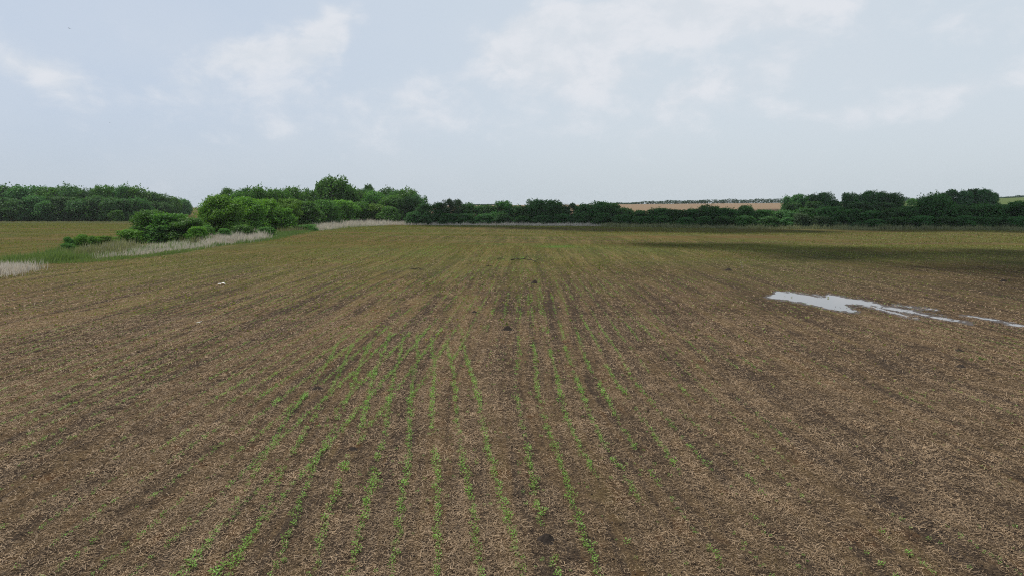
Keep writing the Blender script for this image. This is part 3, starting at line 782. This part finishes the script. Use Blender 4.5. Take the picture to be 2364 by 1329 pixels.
blades('dry_grass', [([(905, 519.5), (1100, 521), (1400, 523), (1400, 519), (1100, 517), (900, 515.5)], 26000)], M['grass_dry'], 'grey dry grass fringe at the foot of the far hedge', .8, 1.5, .05)
blades('green_grass', [([(30, 610), (110, 608), (190, 600), (170, 585), (100, 590), (45, 600)], 13000)], M['grass_green'], 'lush green grass clump beside the little dark shrubs', .6, 1.3, .03)
blades('green_grass', [([(90, 612), (240, 604), (340, 594), (420, 585), (475, 574), (475, 571), (340, 590.5), (200, 601), (100, 609)], 4500)], M['grass_green'],
       'low green grass edging the dry bank before the big bush', .25, .6, .03)
blades('green_grass', [([(600, 552), (640, 549), (700, 541), (700, 534), (640, 538), (612, 545)], 6000), ([(480, 572), (610, 556), (720, 537), (720, 535), (600, 552), (480, 568)], 4000)],
       M['grass_green'], 'bright green grass patch below the sloping hedgerow bush', .3, .8, .035)
blades('green_weeds', [([(205, 600), (300, 592), (478, 568), (470, 560), (230, 580)], 2600), ([(476, 568), (612, 551), (606, 541), (480, 552)], 2200), ([(722, 534), (905, 519.5), (800, 518), (716, 526)], 2500)], M['grass_green'],
       'green weeds mixed through the pale dry grass banks', .5, 1.3, .045)
blades('weeds', [([(650, 540), (722, 533), (722, 524), (660, 530)], 7000), ([(170, 598), (300, 584), (300, 575), (180, 585)], 5000), ([(440, 568), (480, 560), (480, 552), (445, 556)], 2500)],
       M['grass_olive'], 'olive weeds standing among shrubs along the fence line', .8, 1.9, .035)
blades('weeds', [([(1390, 524), (1800, 529.5), (2100, 533), (2420, 537), (2420, 533.5), (2100, 529.5), (1800, 526), (1390, 520.5)], 60000)], M['grass_olive'],
       'grey green weeds along the foot of the far hedge at right', .6, 1.8, .06)
blades('grass', [([(0, 517), (200, 516.5), (310, 516), (310, 514.5), (0, 515)], 6000)], M['grass_olive'], 'olive grass fringe before the far left wood', .5, 1.0, .06)

# ------------------------------------------------------------------ crop rows
SP = 0.80
def f_right(y):
    y = np.asarray(y, float)
    t = np.clip((y - 12) / 18, 0, 1)
    return np.where(y < 30, -0.10 * (y - 12) + 0.12 * 18 * t * t / 2, -0.72 + 0.02 * (y - 30))
PX, PY, KIND = [], [], []
def sow(x0, f, y0, y1, fam, seed):
    ys = np.arange(y0, y1, 0.12); ys = ys + rng.uniform(-.06, .06, len(ys))
    xs = x0 + f(ys)
    vis = (np.abs(xs) < 0.80 * ys + 1.5)
    occ = vnoise(ys * .55, np.full(len(ys), seed * 3.7), 31) * .6 + vnoise(xs * .16, ys * .10, 32) * .7 + vnoise(xs * .9, ys * .5, 33) * .35
    occ += rng.uniform(-.18, .18, len(ys))
    # the rows stand best in the middle of the picture, thin out to the sides and in the trampled strips
    side = np.abs(xs + 0.08 * ys + 1.4) / (0.22 * ys + 2.5)
    thr = 0.79 + 0.09 * np.clip(side - .35, 0, 1.2) + {'L': -0.09, 'C': -.07, 'R': .035, 'M': 0}[fam] + .22 * np.clip((ys - 42) / 30, 0, 1)
    thr = thr - 0.12 * np.exp(-((ys - 26) / 12) ** 2) * (np.abs(side) < 1)
    ok = vis & (occ > thr)
    if fam == 'L': ok &= xs < -1.6 - np.clip(38 - ys, 0, 30) * 0.15
    if fam == 'M': ok &= (ys > 38) & (xs > -1.6) | (xs > 1.5 + 0.0 * ys)
    if fam == 'M': ok &= occ > thr + .12
    jit = rng.normal(0, .045, len(ys))
    if fam in 'CR': jit += .10 * np.sin(ys * .5 + seed) * .5
    PX.append(xs[ok] + jit[ok]); PY.append(ys[ok])
for k, x0 in enumerate(np.arange(-6.2, 0.9, SP)): sow(x0, lambda y: -0.119 * (np.asarray(y) - 12), 11.2, 40, 'C', k)
for k, x0 in enumerate(np.arange(-110, 2.0, SP)): sow(x0, lambda y: 0.03 * np.asarray(y), 11.2, 120, 'L', 100 + k)
for k, x0 in enumerate(np.arange(0.95, 110, SP)): sow(x0, f_right, 11.2, 120, 'R', 400 + k)
for k, x0 in enumerate(np.arange(-4, 2.4, SP)): sow(x0, lambda y: 0.02 * np.asarray(y) - .6, 38, 120, 'M', 600 + k)
PX, PY = np.concatenate(PX), np.concatenate(PY)
# volunteers between the rows
nvol = 30000
vy = np.sqrt(rng.uniform(11.5 ** 2, 130 ** 2, nvol)); vx = rng.uniform(-.8, .8, nvol) * vy
vk = vnoise(vx * .12, vy * .06, 44) * .6 + vnoise(vx * .6, vy * .3, 45) * .4 + rng.uniform(-.2, .2, nvol) > .52
vx, vy = vx[vk], vy[vk]; nvol = len(vx)
PX, PY = np.concatenate([PX, vx]), np.concatenate([PY, vy])
SIDE = np.clip((np.abs(PX + .06 * PY) / (.22 * PY + 2.5) - .5) * 1.2, 0, 1)
SIZE = rng.uniform(.45, 1.1, len(PX)) * (1 - .33 * SIDE) * (1 - .22 * np.clip((PY - 24) / 20, 0, 1)) * (0.60 + .6 * vnoise(PX * .5, PY * .4, 41))
SIZE[-nvol:] *= rng.uniform(.35, .75, nvol)

def plant(n, g):
    """leaf centres, normals and sizes of one seedling, about 15 cm across"""
    th = g.uniform(0, 6.283) + np.arange(n) * 2.4; lv = np.arange(n) / n
    r = .025 + .045 * g.uniform(.6, 1.2, n); up = .035 + .10 * lv * g.uniform(.7, 1.2, n)
    c = np.column_stack([np.cos(th) * r, np.sin(th) * r, up])
    ax = np.column_stack([np.cos(th), np.sin(th), g.uniform(-.2, .6, n)])
    nm = unit(np.column_stack([-np.cos(th) * .4, -np.sin(th) * .4, np.ones(n)]) + g.normal(size=(n, 3)) * .25)
    return c, nm, ax, g.uniform(.035, .078, n), g.uniform(.020, .040, n)
pv = []
for s in range(10):
    g = np.random.default_rng(900 + s)
    pv.append(plant(int(g.integers(8, 13)), g))
seed_mesh = []
for c, nm, ax, L_, W_ in pv:
    V, Q = diamonds(c, nm, L_, W_, ax)
    sv, sq = tubes([[((0, 0, -.01), .004), ((.004, .002, .06), .003), ((0, .004, .11), .002)]], 4)
    seed_mesh.append(mesh_obj('seedling', np.concatenate([V, sv]), [np.concatenate([Q, sq + len(V)])], M['leaf_crop'], link=False).data)
ppx, ppy = to_px(PX, PY)
for mx_, my_, mr_ in ((1262, 1246, .42), (1172, 761, .6), (1234, 654, .8), (733, 897, .5), (815, 1037, .35)):
    q_ = at(mx_, my_ + 3); SIZE = np.where(np.hypot(PX - q_[0], (PY - q_[1]) * .7) < mr_, 0, SIZE)
dry = (SIZE > 0) & ~(inside(ppx, ppy, main) | (seg_dist(ppx, ppy, *streaks['b']) > -2) | (seg_dist(ppx, ppy, *streaks['c']) > -2) | (seg_dist(ppx, ppy, *streaks['e']) > -2))
PX, PY, SIZE, ppx, ppy = PX[dry], PY[dry], SIZE[dry], ppx[dry], ppy[dry]
infr = (ppx > 0) & (ppx < 2364) & (ppy < 1325)
score = np.where(infr, SIZE / PY, -1)
near = np.argsort(-score)[:300]
is_near = np.zeros(len(PX), bool); is_near[near] = True
for i in near:
    o = bpy.data.objects.new('seedling', seed_mesh[int(i) % 10])
    o.location = (PX[i], PY[i], float(ground(PX[i], PY[i])))
    o.rotation_euler = (0, 0, rng.uniform(0, 6.28)); s = SIZE[i] * 1.15; o.scale = (s, s, s)
    COL.objects.link(o)
    tag(o, 'leafy bright green crop seedling in the rows nearest the bottom of the photo', 'seedling', 'nearest crop seedlings')
rest_i = np.nonzero(~is_near)[0]
cc, nn_, aa, ll, ww = [], [], [], [], []
for v_ in range(10):
    idx = rest_i[rest_i % 10 == v_]
    c, nm, ax, L_, W_ = pv[v_]
    for sub, lim in ((idx[PY[idx] < 40], len(c)), (idx[PY[idx] >= 40], 5)):
        if not len(sub): continue
        k = min(lim, len(c)); th = rng.uniform(0, 6.283, len(sub)); ct, st = np.cos(th), np.sin(th)
        def rot(a): return np.stack([a[None, :, 0] * ct[:, None] - a[None, :, 1] * st[:, None], a[None, :, 0] * st[:, None] + a[None, :, 1] * ct[:, None],
                                     np.repeat(a[None, :, 2], len(sub), 0)], axis=-1)
        s = SIZE[sub][:, None, None] * 1.15; bo = np.column_stack([PX[sub], PY[sub], ground(PX[sub], PY[sub])])[:, None, :]
        grow_ = 1.0 if lim > 5 else 1.2
        cc.append((rot(c[:k]) * s + bo).reshape(-1, 3)); nn_.append(rot(nm[:k]).reshape(-1, 3)); aa.append(rot(ax[:k]).reshape(-1, 3))
        ll.append((L_[None, :k] * s[:, :, 0] * grow_).ravel()); ww.append((W_[None, :k] * s[:, :, 0] * grow_).ravel())
V, Q = diamonds(np.concatenate(cc), np.concatenate(nn_), np.concatenate(ll), np.concatenate(ww), np.concatenate(aa))
tag(mesh_obj('seedlings', V, Q, M['leaf_crop']), 'rows of small green crop seedlings running away across the brown field', 'crop', kind='stuff')

# ------------------------------------------------------------------ straw litter
def straw(y0, y1, dens, lmin, lmax, wmin, wmax):
    k = int((y1 ** 2 - y0 ** 2) * .80 * dens)
    yy = np.sqrt(rng.uniform(y0 ** 2, y1 ** 2, k)); xx = rng.uniform(-.80, .80, k) * yy
    xr = xx + .085 * np.minimum(yy, 26) - .02 * yy
    pn = vnoise(xr * .5, yy * .02, 51) * .30 + vnoise(xr * 1.5, yy * .07, 56) * .38 + vnoise(xr * 4, yy * .2, 57) * .42 + vnoise(xx * 1.6, yy * 1.3, 52) * .45 + vnoise(xx * 5, yy * 4, 54) * .30
    ok = pn + rng.uniform(-.48, .48, k) > .96 + .4 * np.clip((yy - 55) / 60, 0, 1)
    qx, qy = to_px(xx, yy)
    ok &= ~(inside(qx, qy, main) | (seg_dist(qx, qy, *streaks['b']) > -1) | (seg_dist(qx, qy, *streaks['e']) > -1))
    xx, yy = xx[ok], yy[ok]; k = len(xx)
    L_ = rng.uniform(lmin, lmax, k) * rng.uniform(.5, 1, k); W_ = rng.uniform(wmin, wmax, k)
    th = rng.uniform(0, 3.1416, k)
    u = np.column_stack([np.cos(th), np.sin(th), rng.normal(0, .24, k)]); n = np.column_stack([-np.sin(th), np.cos(th), rng.normal(0, .4, k)])
    c = np.column_stack([xx, yy, ground(xx, yy) + np.abs(u[:, 2]) * L_ / 2 + rng.uniform(.004, .022, k)])
    bend = n * (rng.normal(0, .12, k) * L_)[:, None]; s = unit(n) * (W_ / 2)[:, None]; e = u * (L_ / 2)[:, None]
    V = np.stack([c - e - s, c - e + s, c + bend + s, c + bend - s, c + e + s, c + e - s], axis=1).reshape(-1, 3)
    i = np.arange(k)[:, None] * 6
    return V, np.concatenate([i + np.array([[0, 1, 2, 3]]), i + np.array([[3, 2, 4, 5]])])
VS, QS, off = [], [], 0
for a in ((11, 17, 1000, .025, .09, .004, .010), (11, 17, 520, .06, .19, .005, .011), (17, 27, 700, .03, .12, .006, .012), (17, 27, 260, .08, .22, .007, .013), (27, 44, 330, .05, .18, .010, .018), (44, 110, 44, .09, .26, .016, .030)):
    V, Q = straw(*a); VS.append(V); QS.append(Q + off); off += len(V)
tag(mesh_obj('straw', np.concatenate(VS), np.concatenate(QS), M['straw']), 'tan chopped straw litter strewn over the field', 'straw', kind='stuff')

# crumbs and clods of soil
k = 46000
yy = np.sqrt(rng.uniform(11 ** 2, 48 ** 2, k)); xx = rng.uniform(-.80, .80, k) * yy
ok = vnoise((xx + .085 * np.minimum(yy, 26)) * 1.5, yy * .07, 56) * .5 + vnoise(xx * 1.6, yy * 1.3, 52) * .5 + rng.uniform(-.3, .3, k) < .50
xx, yy = xx[ok], yy[ok]; k = len(xx)
OV = np.array([[1, 0, 0], [0, 1, 0], [-1, 0, 0], [0, -1, 0], [0, 0, .8], [0, 0, -.8]]); OF = np.array([[0, 1, 4], [1, 2, 4], [2, 3, 4], [3, 0, 4], [1, 0, 5], [2, 1, 5], [3, 2, 5], [0, 3, 5]])
rr = np.minimum(rng.gamma(2.0, .0055, k) + .007, .034); th = rng.uniform(0, 6.283, k)
W_ = OV[None] * rng.uniform(.6, 1.3, (k, 6, 1))
W_ = np.stack([W_[:, :, 0] * np.cos(th)[:, None] - W_[:, :, 1] * np.sin(th)[:, None], W_[:, :, 0] * np.sin(th)[:, None] + W_[:, :, 1] * np.cos(th)[:, None], W_[:, :, 2]], axis=-1)
V = (W_ * rr[:, None, None] + np.column_stack([xx, yy, ground(xx, yy) + rr * .35])[:, None, :]).reshape(-1, 3)
tag(mesh_obj('soil_clods', V, (np.arange(k)[:, None, None] * 6 + OF[None]).reshape(-1, 3), M['clod']), 'dark crumbs and clods of soil between the straw', 'soil', kind='stuff')

k = 420000
yy = np.sqrt(rng.uniform(26 ** 2, 285 ** 2, k)); xx = rng.uniform(-.80, .80, k) * yy
xr = xx - .02 * yy
pn = vnoise(xr * .5, yy * .02, 51) * .25 + vnoise(xr * 1.5, yy * .05, 56) * .25 + vnoise(xx * .10, yy * .10, 61) * .35 + vnoise(xx * .7, yy * .4, 62) * .35
pn = np.where(yy > 115, vnoise(xx * .02 + .1, (yy + .17 * xx) * .12, 63) * .95 + vnoise(xx * .3, yy * .2, 62) * .35 - .03, pn)
hx = np.interp(yy, [80, 100, 135, 175, 215, 290], [-58, -60, -57, -60, -60, -50])
hedge_y = np.interp(1182 + F * xx / yy, [880, 1300, 1500, 1800, 2100, 2400], [272, 266, 242, 222, 208, 196]) - 6
qx, qy = to_px(xx, yy)
ok = (pn + rng.uniform(-.3, .3, k) > .62) & ((yy < hedge_y) | (xx < -75)) & ((np.abs(xx - hx + 5) > 7.5) | (yy < 78)) & (rng.uniform(size=k) < np.clip((yy - 22) / 40, .1, 1))
damp_shade_p = ((xx - at(2230, 700)[0] - 6) / 34) ** 2 + ((yy - at(2230, 700)[1] - 12) / 26) ** 2 < rng.uniform(.5, 1.3, k)  # fewer weeds on the damp, shade-darkened patch
ok &= ~((inside(qx, qy, main) & (vnoise(xx * 1.5, yy, 71) < .8)) | (seg_dist(qx, qy, *streaks['b']) > -1) | (seg_dist(qx, qy, *streaks['e']) > -1)) & (~damp_shade_p | (rng.uniform(size=k) < .3))
xx, yy = xx[ok], yy[ok]; k = len(xx)
sz = rng.uniform(.07, .17, k) * (1 + yy / 260)
c = np.column_stack([xx, yy, ground(xx, yy) + sz * .38]); th = rng.uniform(0, 6.283, k)
V, Q = diamonds(c, unit(np.column_stack([np.cos(th), np.sin(th), rng.uniform(.2, 1.0, k)])), sz, sz * rng.uniform(.35, .8, k), np.column_stack([rng.normal(0, .5, k), rng.normal(0, .5, k), np.ones(k)]))
tag(mesh_obj('field_weeds', V, Q, M['stubble']), 'scattered low weeds and stubble tinting the far part of the field olive', 'weeds', kind='stuff')

# ------------------------------------------------------------------ small things on the field
def mound(px, py, wpx, label, hfac=.34):
    x, y = at(px, py); r = wpx / F * math.hypot(y, H) / 2
    n, k = 14, 30; V = [[0, 0, r * hfac * 2]]; rows = []
    for i in range(1, n + 1):
        t = i / n
        for j in range(k):
            th = 2 * math.pi * j / k
            rr = r * t * (1 + .16 * math.sin(th * 3 + px) + .10 * math.sin(th * 7 + py))
            z = r * hfac * 2 * (math.cos(t * math.pi) * .5 + .5) + (random.uniform(-.05, .05) * r if i < n else -.01)
            V.append([rr * math.cos(th), rr * math.sin(th) * .9, max(z, -.01)])
    Q = [[1 + i * k + j, 1 + (i + 1) * k + j, 1 + (i + 1) * k + (j + 1) % k, 1 + i * k + (j + 1) % k] for i in range(n - 1) for j in range(k)]
    T = [[0, 1 + j, 1 + (j + 1) % k] for j in range(k)]
    o = mesh_obj('dirt_mound', np.array(V), [np.array(Q), np.array(T)], M['dark_dirt'], smooth=True)
    o.location = (x, y, float(ground(x, y)))
    return tag(o, label, 'mound', 'dirt mounds on the field')
mound(1262, 1246, 44, 'black crumbly dirt mound near the bottom edge of the photo')
mound(1172, 761, 30, 'black peaked dirt mound in the middle of the crop rows')
mound(1234, 654, 22, 'small dark dirt mound beyond the peaked one, at mid field')
mound(733, 897, 30, 'flat dark dirt mound left of the green rows', .2)
mound(815, 1037, 24, 'small dark dirt mound touching a green row, lower left of centre', .25)
mound(1095, 721, 18, 'low dark clod left above the peaked mound', .25)
mound(1682, 624, 22, 'dark dirt mound beyond the puddle, before the shaded strip', .25)
mound(2214, 810, 24, 'upper one of two dark mounds below the thin puddle at right', .22)
mound(2218, 847, 28, 'lower one of two dark mounds below the thin puddle at right', .22)
mound(2040, 832, 16, 'reddish dark clod left of the two mounds below the puddle', .2)
mound(2068, 1150, 22, 'dark low clod in the straw at the lower right', .2)
mound(2316, 653, 20, 'black clod in the shaded soil beyond the thin puddle', .25)

def stick(px0, py0, px1, py1, r, label, twigs=3):
    a = np.array(at(px0, py0)); b_ = np.array(at(px1, py1)); m_ = (a + b_) / 2
    L_ = np.hypot(*(b_ - a)); loc = np.array([a[0], a[1], float(ground(a[0], a[1]))])
    pts = []
    for i in range(7):
        t = i / 6; p = a + (b_ - a) * t
        pts.append((np.array([p[0] - a[0] + random.uniform(-.04, .04) * L_, p[1] - a[1] + random.uniform(-.03, .03) * L_, r + .05 * L_ * math.sin(t * math.pi) * random.uniform(.6, 1.2)]), r * (1.1 - .75 * t)))
    paths = [pts]
    for i in range(twigs):
        p0 = pts[2 + i % 4][0]; th = random.uniform(0, 6.28)
        q = p0 + np.array([math.cos(th), math.sin(th), .5]) * L_ * random.uniform(.08, .18)
        paths.append([(p0, r * .5), ((p0 + q) / 2 + np.array([0, 0, .03]), r * .35), (q, r * .15)])
    V, Q = tubes(paths, 6)
    o = mesh_obj('fallen_branch', V, Q, M['dead_wood'], smooth=True); o.location = loc
    return tag(o, label, 'branch', 'dead branches lying on the field')
stick(947, 622, 984, 623, .05, 'short black fallen branch, left of the others at mid field')
stick(1180, 600, 1247, 608, .07, 'longest black fallen branch with twigs below the green spot', 5)
stick(1123, 614, 1138, 615, .05, 'small dark fallen branch below and left of the longest one', 2)
stick(1148, 597, 1170, 603, .04, 'thin dark fallen branch just left of the longest one', 2)

def litter(px, py, wpx, label, folds):
    x, y = at(px, py); wd = wpx / F * math.hypot(y, H)
    n, k = len(folds), 5; V = []
    for i, (t, z, b_) in enumerate(folds):
        for j in range(k):
            s = j / (k - 1) - .5
            V.append([(t - .5) * wd + random.uniform(-.01, .01) * wd, s * b_ * wd, z * wd + .012 + .05 * wd * (1 - 4 * s * s) + random.uniform(0, .015) * wd])
    V = np.array(V); V2 = V - np.array([0, 0, .006 + .004 * wd])
    Q = [[i * k + j, (i + 1) * k + j, (i + 1) * k + j + 1, i * k + j + 1] for i in range(n - 1) for j in range(k - 1)]
    Q2 = [[q[3] + n * k, q[2] + n * k, q[1] + n * k, q[0] + n * k] for q in Q]
    rim = list(range(k)) + [i * k + k - 1 for i in range(1, n)] + [(n - 1) * k + j for j in range(k - 2, -1, -1)] + [i * k for i in range(n - 2, 0, -1)]
    Q3 = [[rim[i], rim[(i + 1) % len(rim)], rim[(i + 1) % len(rim)] + n * k, rim[i] + n * k] for i in range(len(rim))]
    o = mesh_obj('plastic_scrap', np.concatenate([V, V2]), np.array(Q + Q2 + Q3), M['white_litter'])
    o.location = (x, y, float(ground(x, y)))
    return tag(o, label, 'litter', 'white scraps lying on the field')
litter(513, 657, 19, 'folded white plastic scrap lying on the left of the field', [(0, .02, .10), (.18, .10, .22), (.36, .08, .26), (.5, .16, .30), (.66, .20, .30), (.8, .10, .24), (1, .03, .12)])
litter(460, 745, 13, 'smaller curved white scrap below the folded white one', [(0, .02, .10), (.3, .04, .16), (.6, .10, .14), (.85, .22, .10), (1, .34, .04)])

def stalk(px, py, hpx, lean, label):
    x, y = at(px, py); h = hpx / F * math.hypot(y, H)
    tip = np.array([lean * h, 0.1 * h, h])
    V, Q = tubes([[((0, 0, -.02), .02), (tip * .5 + np.array([.02, 0, 0]), .016), (tip, .008)]], 5)
    c = np.array([tip * t for t in (.35, .55, .75, .95)]); ax = np.array([[.8, .2, -.3], [-.7, .3, -.2], [.6, -.5, .2], [-.4, .2, .6]])
    dv, dq = diamonds(c + ax * h * .14, unit(np.array([[.1, .8, .6]] * 4)), [h * .34] * 4, [.035] * 4, ax)
    o = mesh_obj('dry_stalk', np.concatenate([V, dv]), np.concatenate([Q, dq + len(V)]), M['grass_dry'])
    o.location = (x, y, float(ground(x, y)))
    return tag(o, label, 'stalk', 'dry stalks standing in the field')
stalk(1714, 621, 18, -.25, 'leaning pale dry stalk standing beyond the puddle')
stalk(1509, 600, 10, -.3, 'short pale dry stalk before the shaded strip')

def bird(px, py, d, span, roll, label):
    x, z = x_at(px, d, z_at(py, d)), z_at(py, d)
    o = empty('bird', (x, d, z)); o.rotation_euler = (R(10), R(roll), R(65)); o.scale = (span, span, span)
    tag(o, label, 'bird', 'birds in the sky')
    prof = [(-.30, .012), (-.22, .03), (-.10, .065), (.05, .075), (.16, .05), (.22, .042), (.27, .045), (.31, .03), (.36, .006)]
    V, Q = tubes([[((0, p, 0.01 * math.sin(p * 4)), r) for p, r in prof]], 8)
    tv, tq = diamonds(np.array([[0, -.36, 0], [.03, -.35, 0], [-.03, -.35, 0]]), np.array([[0, 0, 1.]] * 3), [.22] * 3, [.07] * 3, np.array([[0, 1, 0], [-.2, 1, 0], [.2, 1, 0]]))
    mesh_obj('body', np.concatenate([V, tv]), np.concatenate([Q, tq + len(V)]), M['feathers'], o, True)
    for s in (-1, 1):
        sec = [(.04, .10, -.08, .03), (.20, .13, -.06, .09), (.36, .08, -.06, .10), (.50, -.04, -.10, .05)]
        W = []
        for (xx, f_, b_, zz) in sec: W += [[s * xx, f_, zz], [s * xx, b_, zz], [s * xx, b_, zz - .008], [s * xx, f_, zz - .012]]
        Q = [[4 * i + j, 4 * i + 4 + j, 4 * i + 4 + (j + 1) % 4, 4 * i + (j + 1) % 4] for i in range(3) for j in range(4)] + [[0, 1, 2, 3], [12, 13, 14, 15]]
        mesh_obj('wing', np.array(W), np.array(Q), M['feathers'], o)
bird(160, 66, 110, .52, 10, 'tiny dark bird, the upper and darker one in the left sky')
bird(253, 284, 230, .52, -6, 'faint far bird low in the left sky')

# ------------------------------------------------------------------ clouds overhead (above the picture) that shade part of the land
def cloud(poly, alt, n, r0, r1, name='cloud'):
    """poly: footprint of the shade on the ground, in metres; the cloud hangs on the line to the sun"""
    poly = [tuple(p) for p in poly]; A_ = np.array(poly); lo_, hi_ = A_.min(0), A_.max(0)
    ico = bpy.data.meshes.new('tmp'); import bmesh
    bm = bmesh.new(); bmesh.ops.create_icosphere(bm, subdivisions=3, radius=1.0)
    SV = np.array([v.co[:] for v in bm.verts]); SF = np.array([[v.index for v in f.verts] for f in bm.faces]); bm.free(); bpy.data.meshes.remove(ico)
    V, Fc, off = [], [], 0; got = 0
    while got < n:
        p = rng.uniform(lo_, hi_)
        if not inside(np.array([p[0]]), np.array([p[1]]), poly)[0]: continue
        got += 1
        r = rng.uniform(r0, r1)
        nz = 1 + .22 * np.sin(SV[:, :1] * 5 + got) * np.cos(SV[:, 1:2] * 4 + got * 2) + .1 * np.sin(SV[:, 2:] * 9 + got)
        c = np.array([p[0], p[1], 0]) + SUN * (alt / SUN[2])
        V.append(SV * nz * r * np.array([1, 1, .55]) + c + np.array([0, 0, rng.uniform(0, r)])); Fc.append(SF + off); off += len(SV)
    o = mesh_obj(name, np.concatenate(V), np.concatenate(Fc), M['cloud'], smooth=True)
    return tag(o, 'white cloud overhead whose shade lies on the field', 'cloud', kind='stuff')
shadeB = [at(*p) for p in ((1400, 562), (1480, 567), (1640, 580), (1800, 598), (1950, 616), (2120, 638), (2300, 668), (2480, 690), (2700, 690), (2700, 586), (2364, 577), (2150, 578), (1950, 570), (1800, 564), (1600, 562))]
cloud(shadeB, 1100, 74, 2.5, 6.5)
shadeA = [at(*p) for p in ((930, 523), (1100, 526), (1300, 530), (1450, 536), (1560, 538), (1700, 537), (1850, 533), (2100, 536), (2364, 541), (2700, 547))] + [(330, 300), (420, 560), (230, 560), (120, 470), (60, 400), (-20, 330), (-44, 300)]
cloud(shadeA, 1100, 620, 8, 15)

# ------------------------------------------------------------------ summer haze
hb = 2420.0
V = np.array([[sx_ * 7600.0, yy, zz] for zz in (-14.0, 34.0) for yy in (-80.0, hb) for sx_ in (-1, 1)])
Q = np.array([[0, 2, 3, 1], [4, 5, 7, 6], [0, 1, 5, 4], [2, 6, 7, 3], [0, 4, 6, 2], [1, 3, 7, 5]])
mt, nt, out = material('haze')
pvn = nt.new('ShaderNodeVolumePrincipled')
pvn.inputs['Color'].default_value = (0.93, 0.96, 1.0, 1); pvn.inputs['Density'].default_value = 0.00006
pvn.inputs['Anisotropy'].default_value = 0.2
nt.l.new(pvn.outputs[0], out.inputs['Volume'])
o = mesh_obj('haze', V, Q, mt)
tag(o, 'thin pale summer haze over the fields', 'haze', kind='stuff')
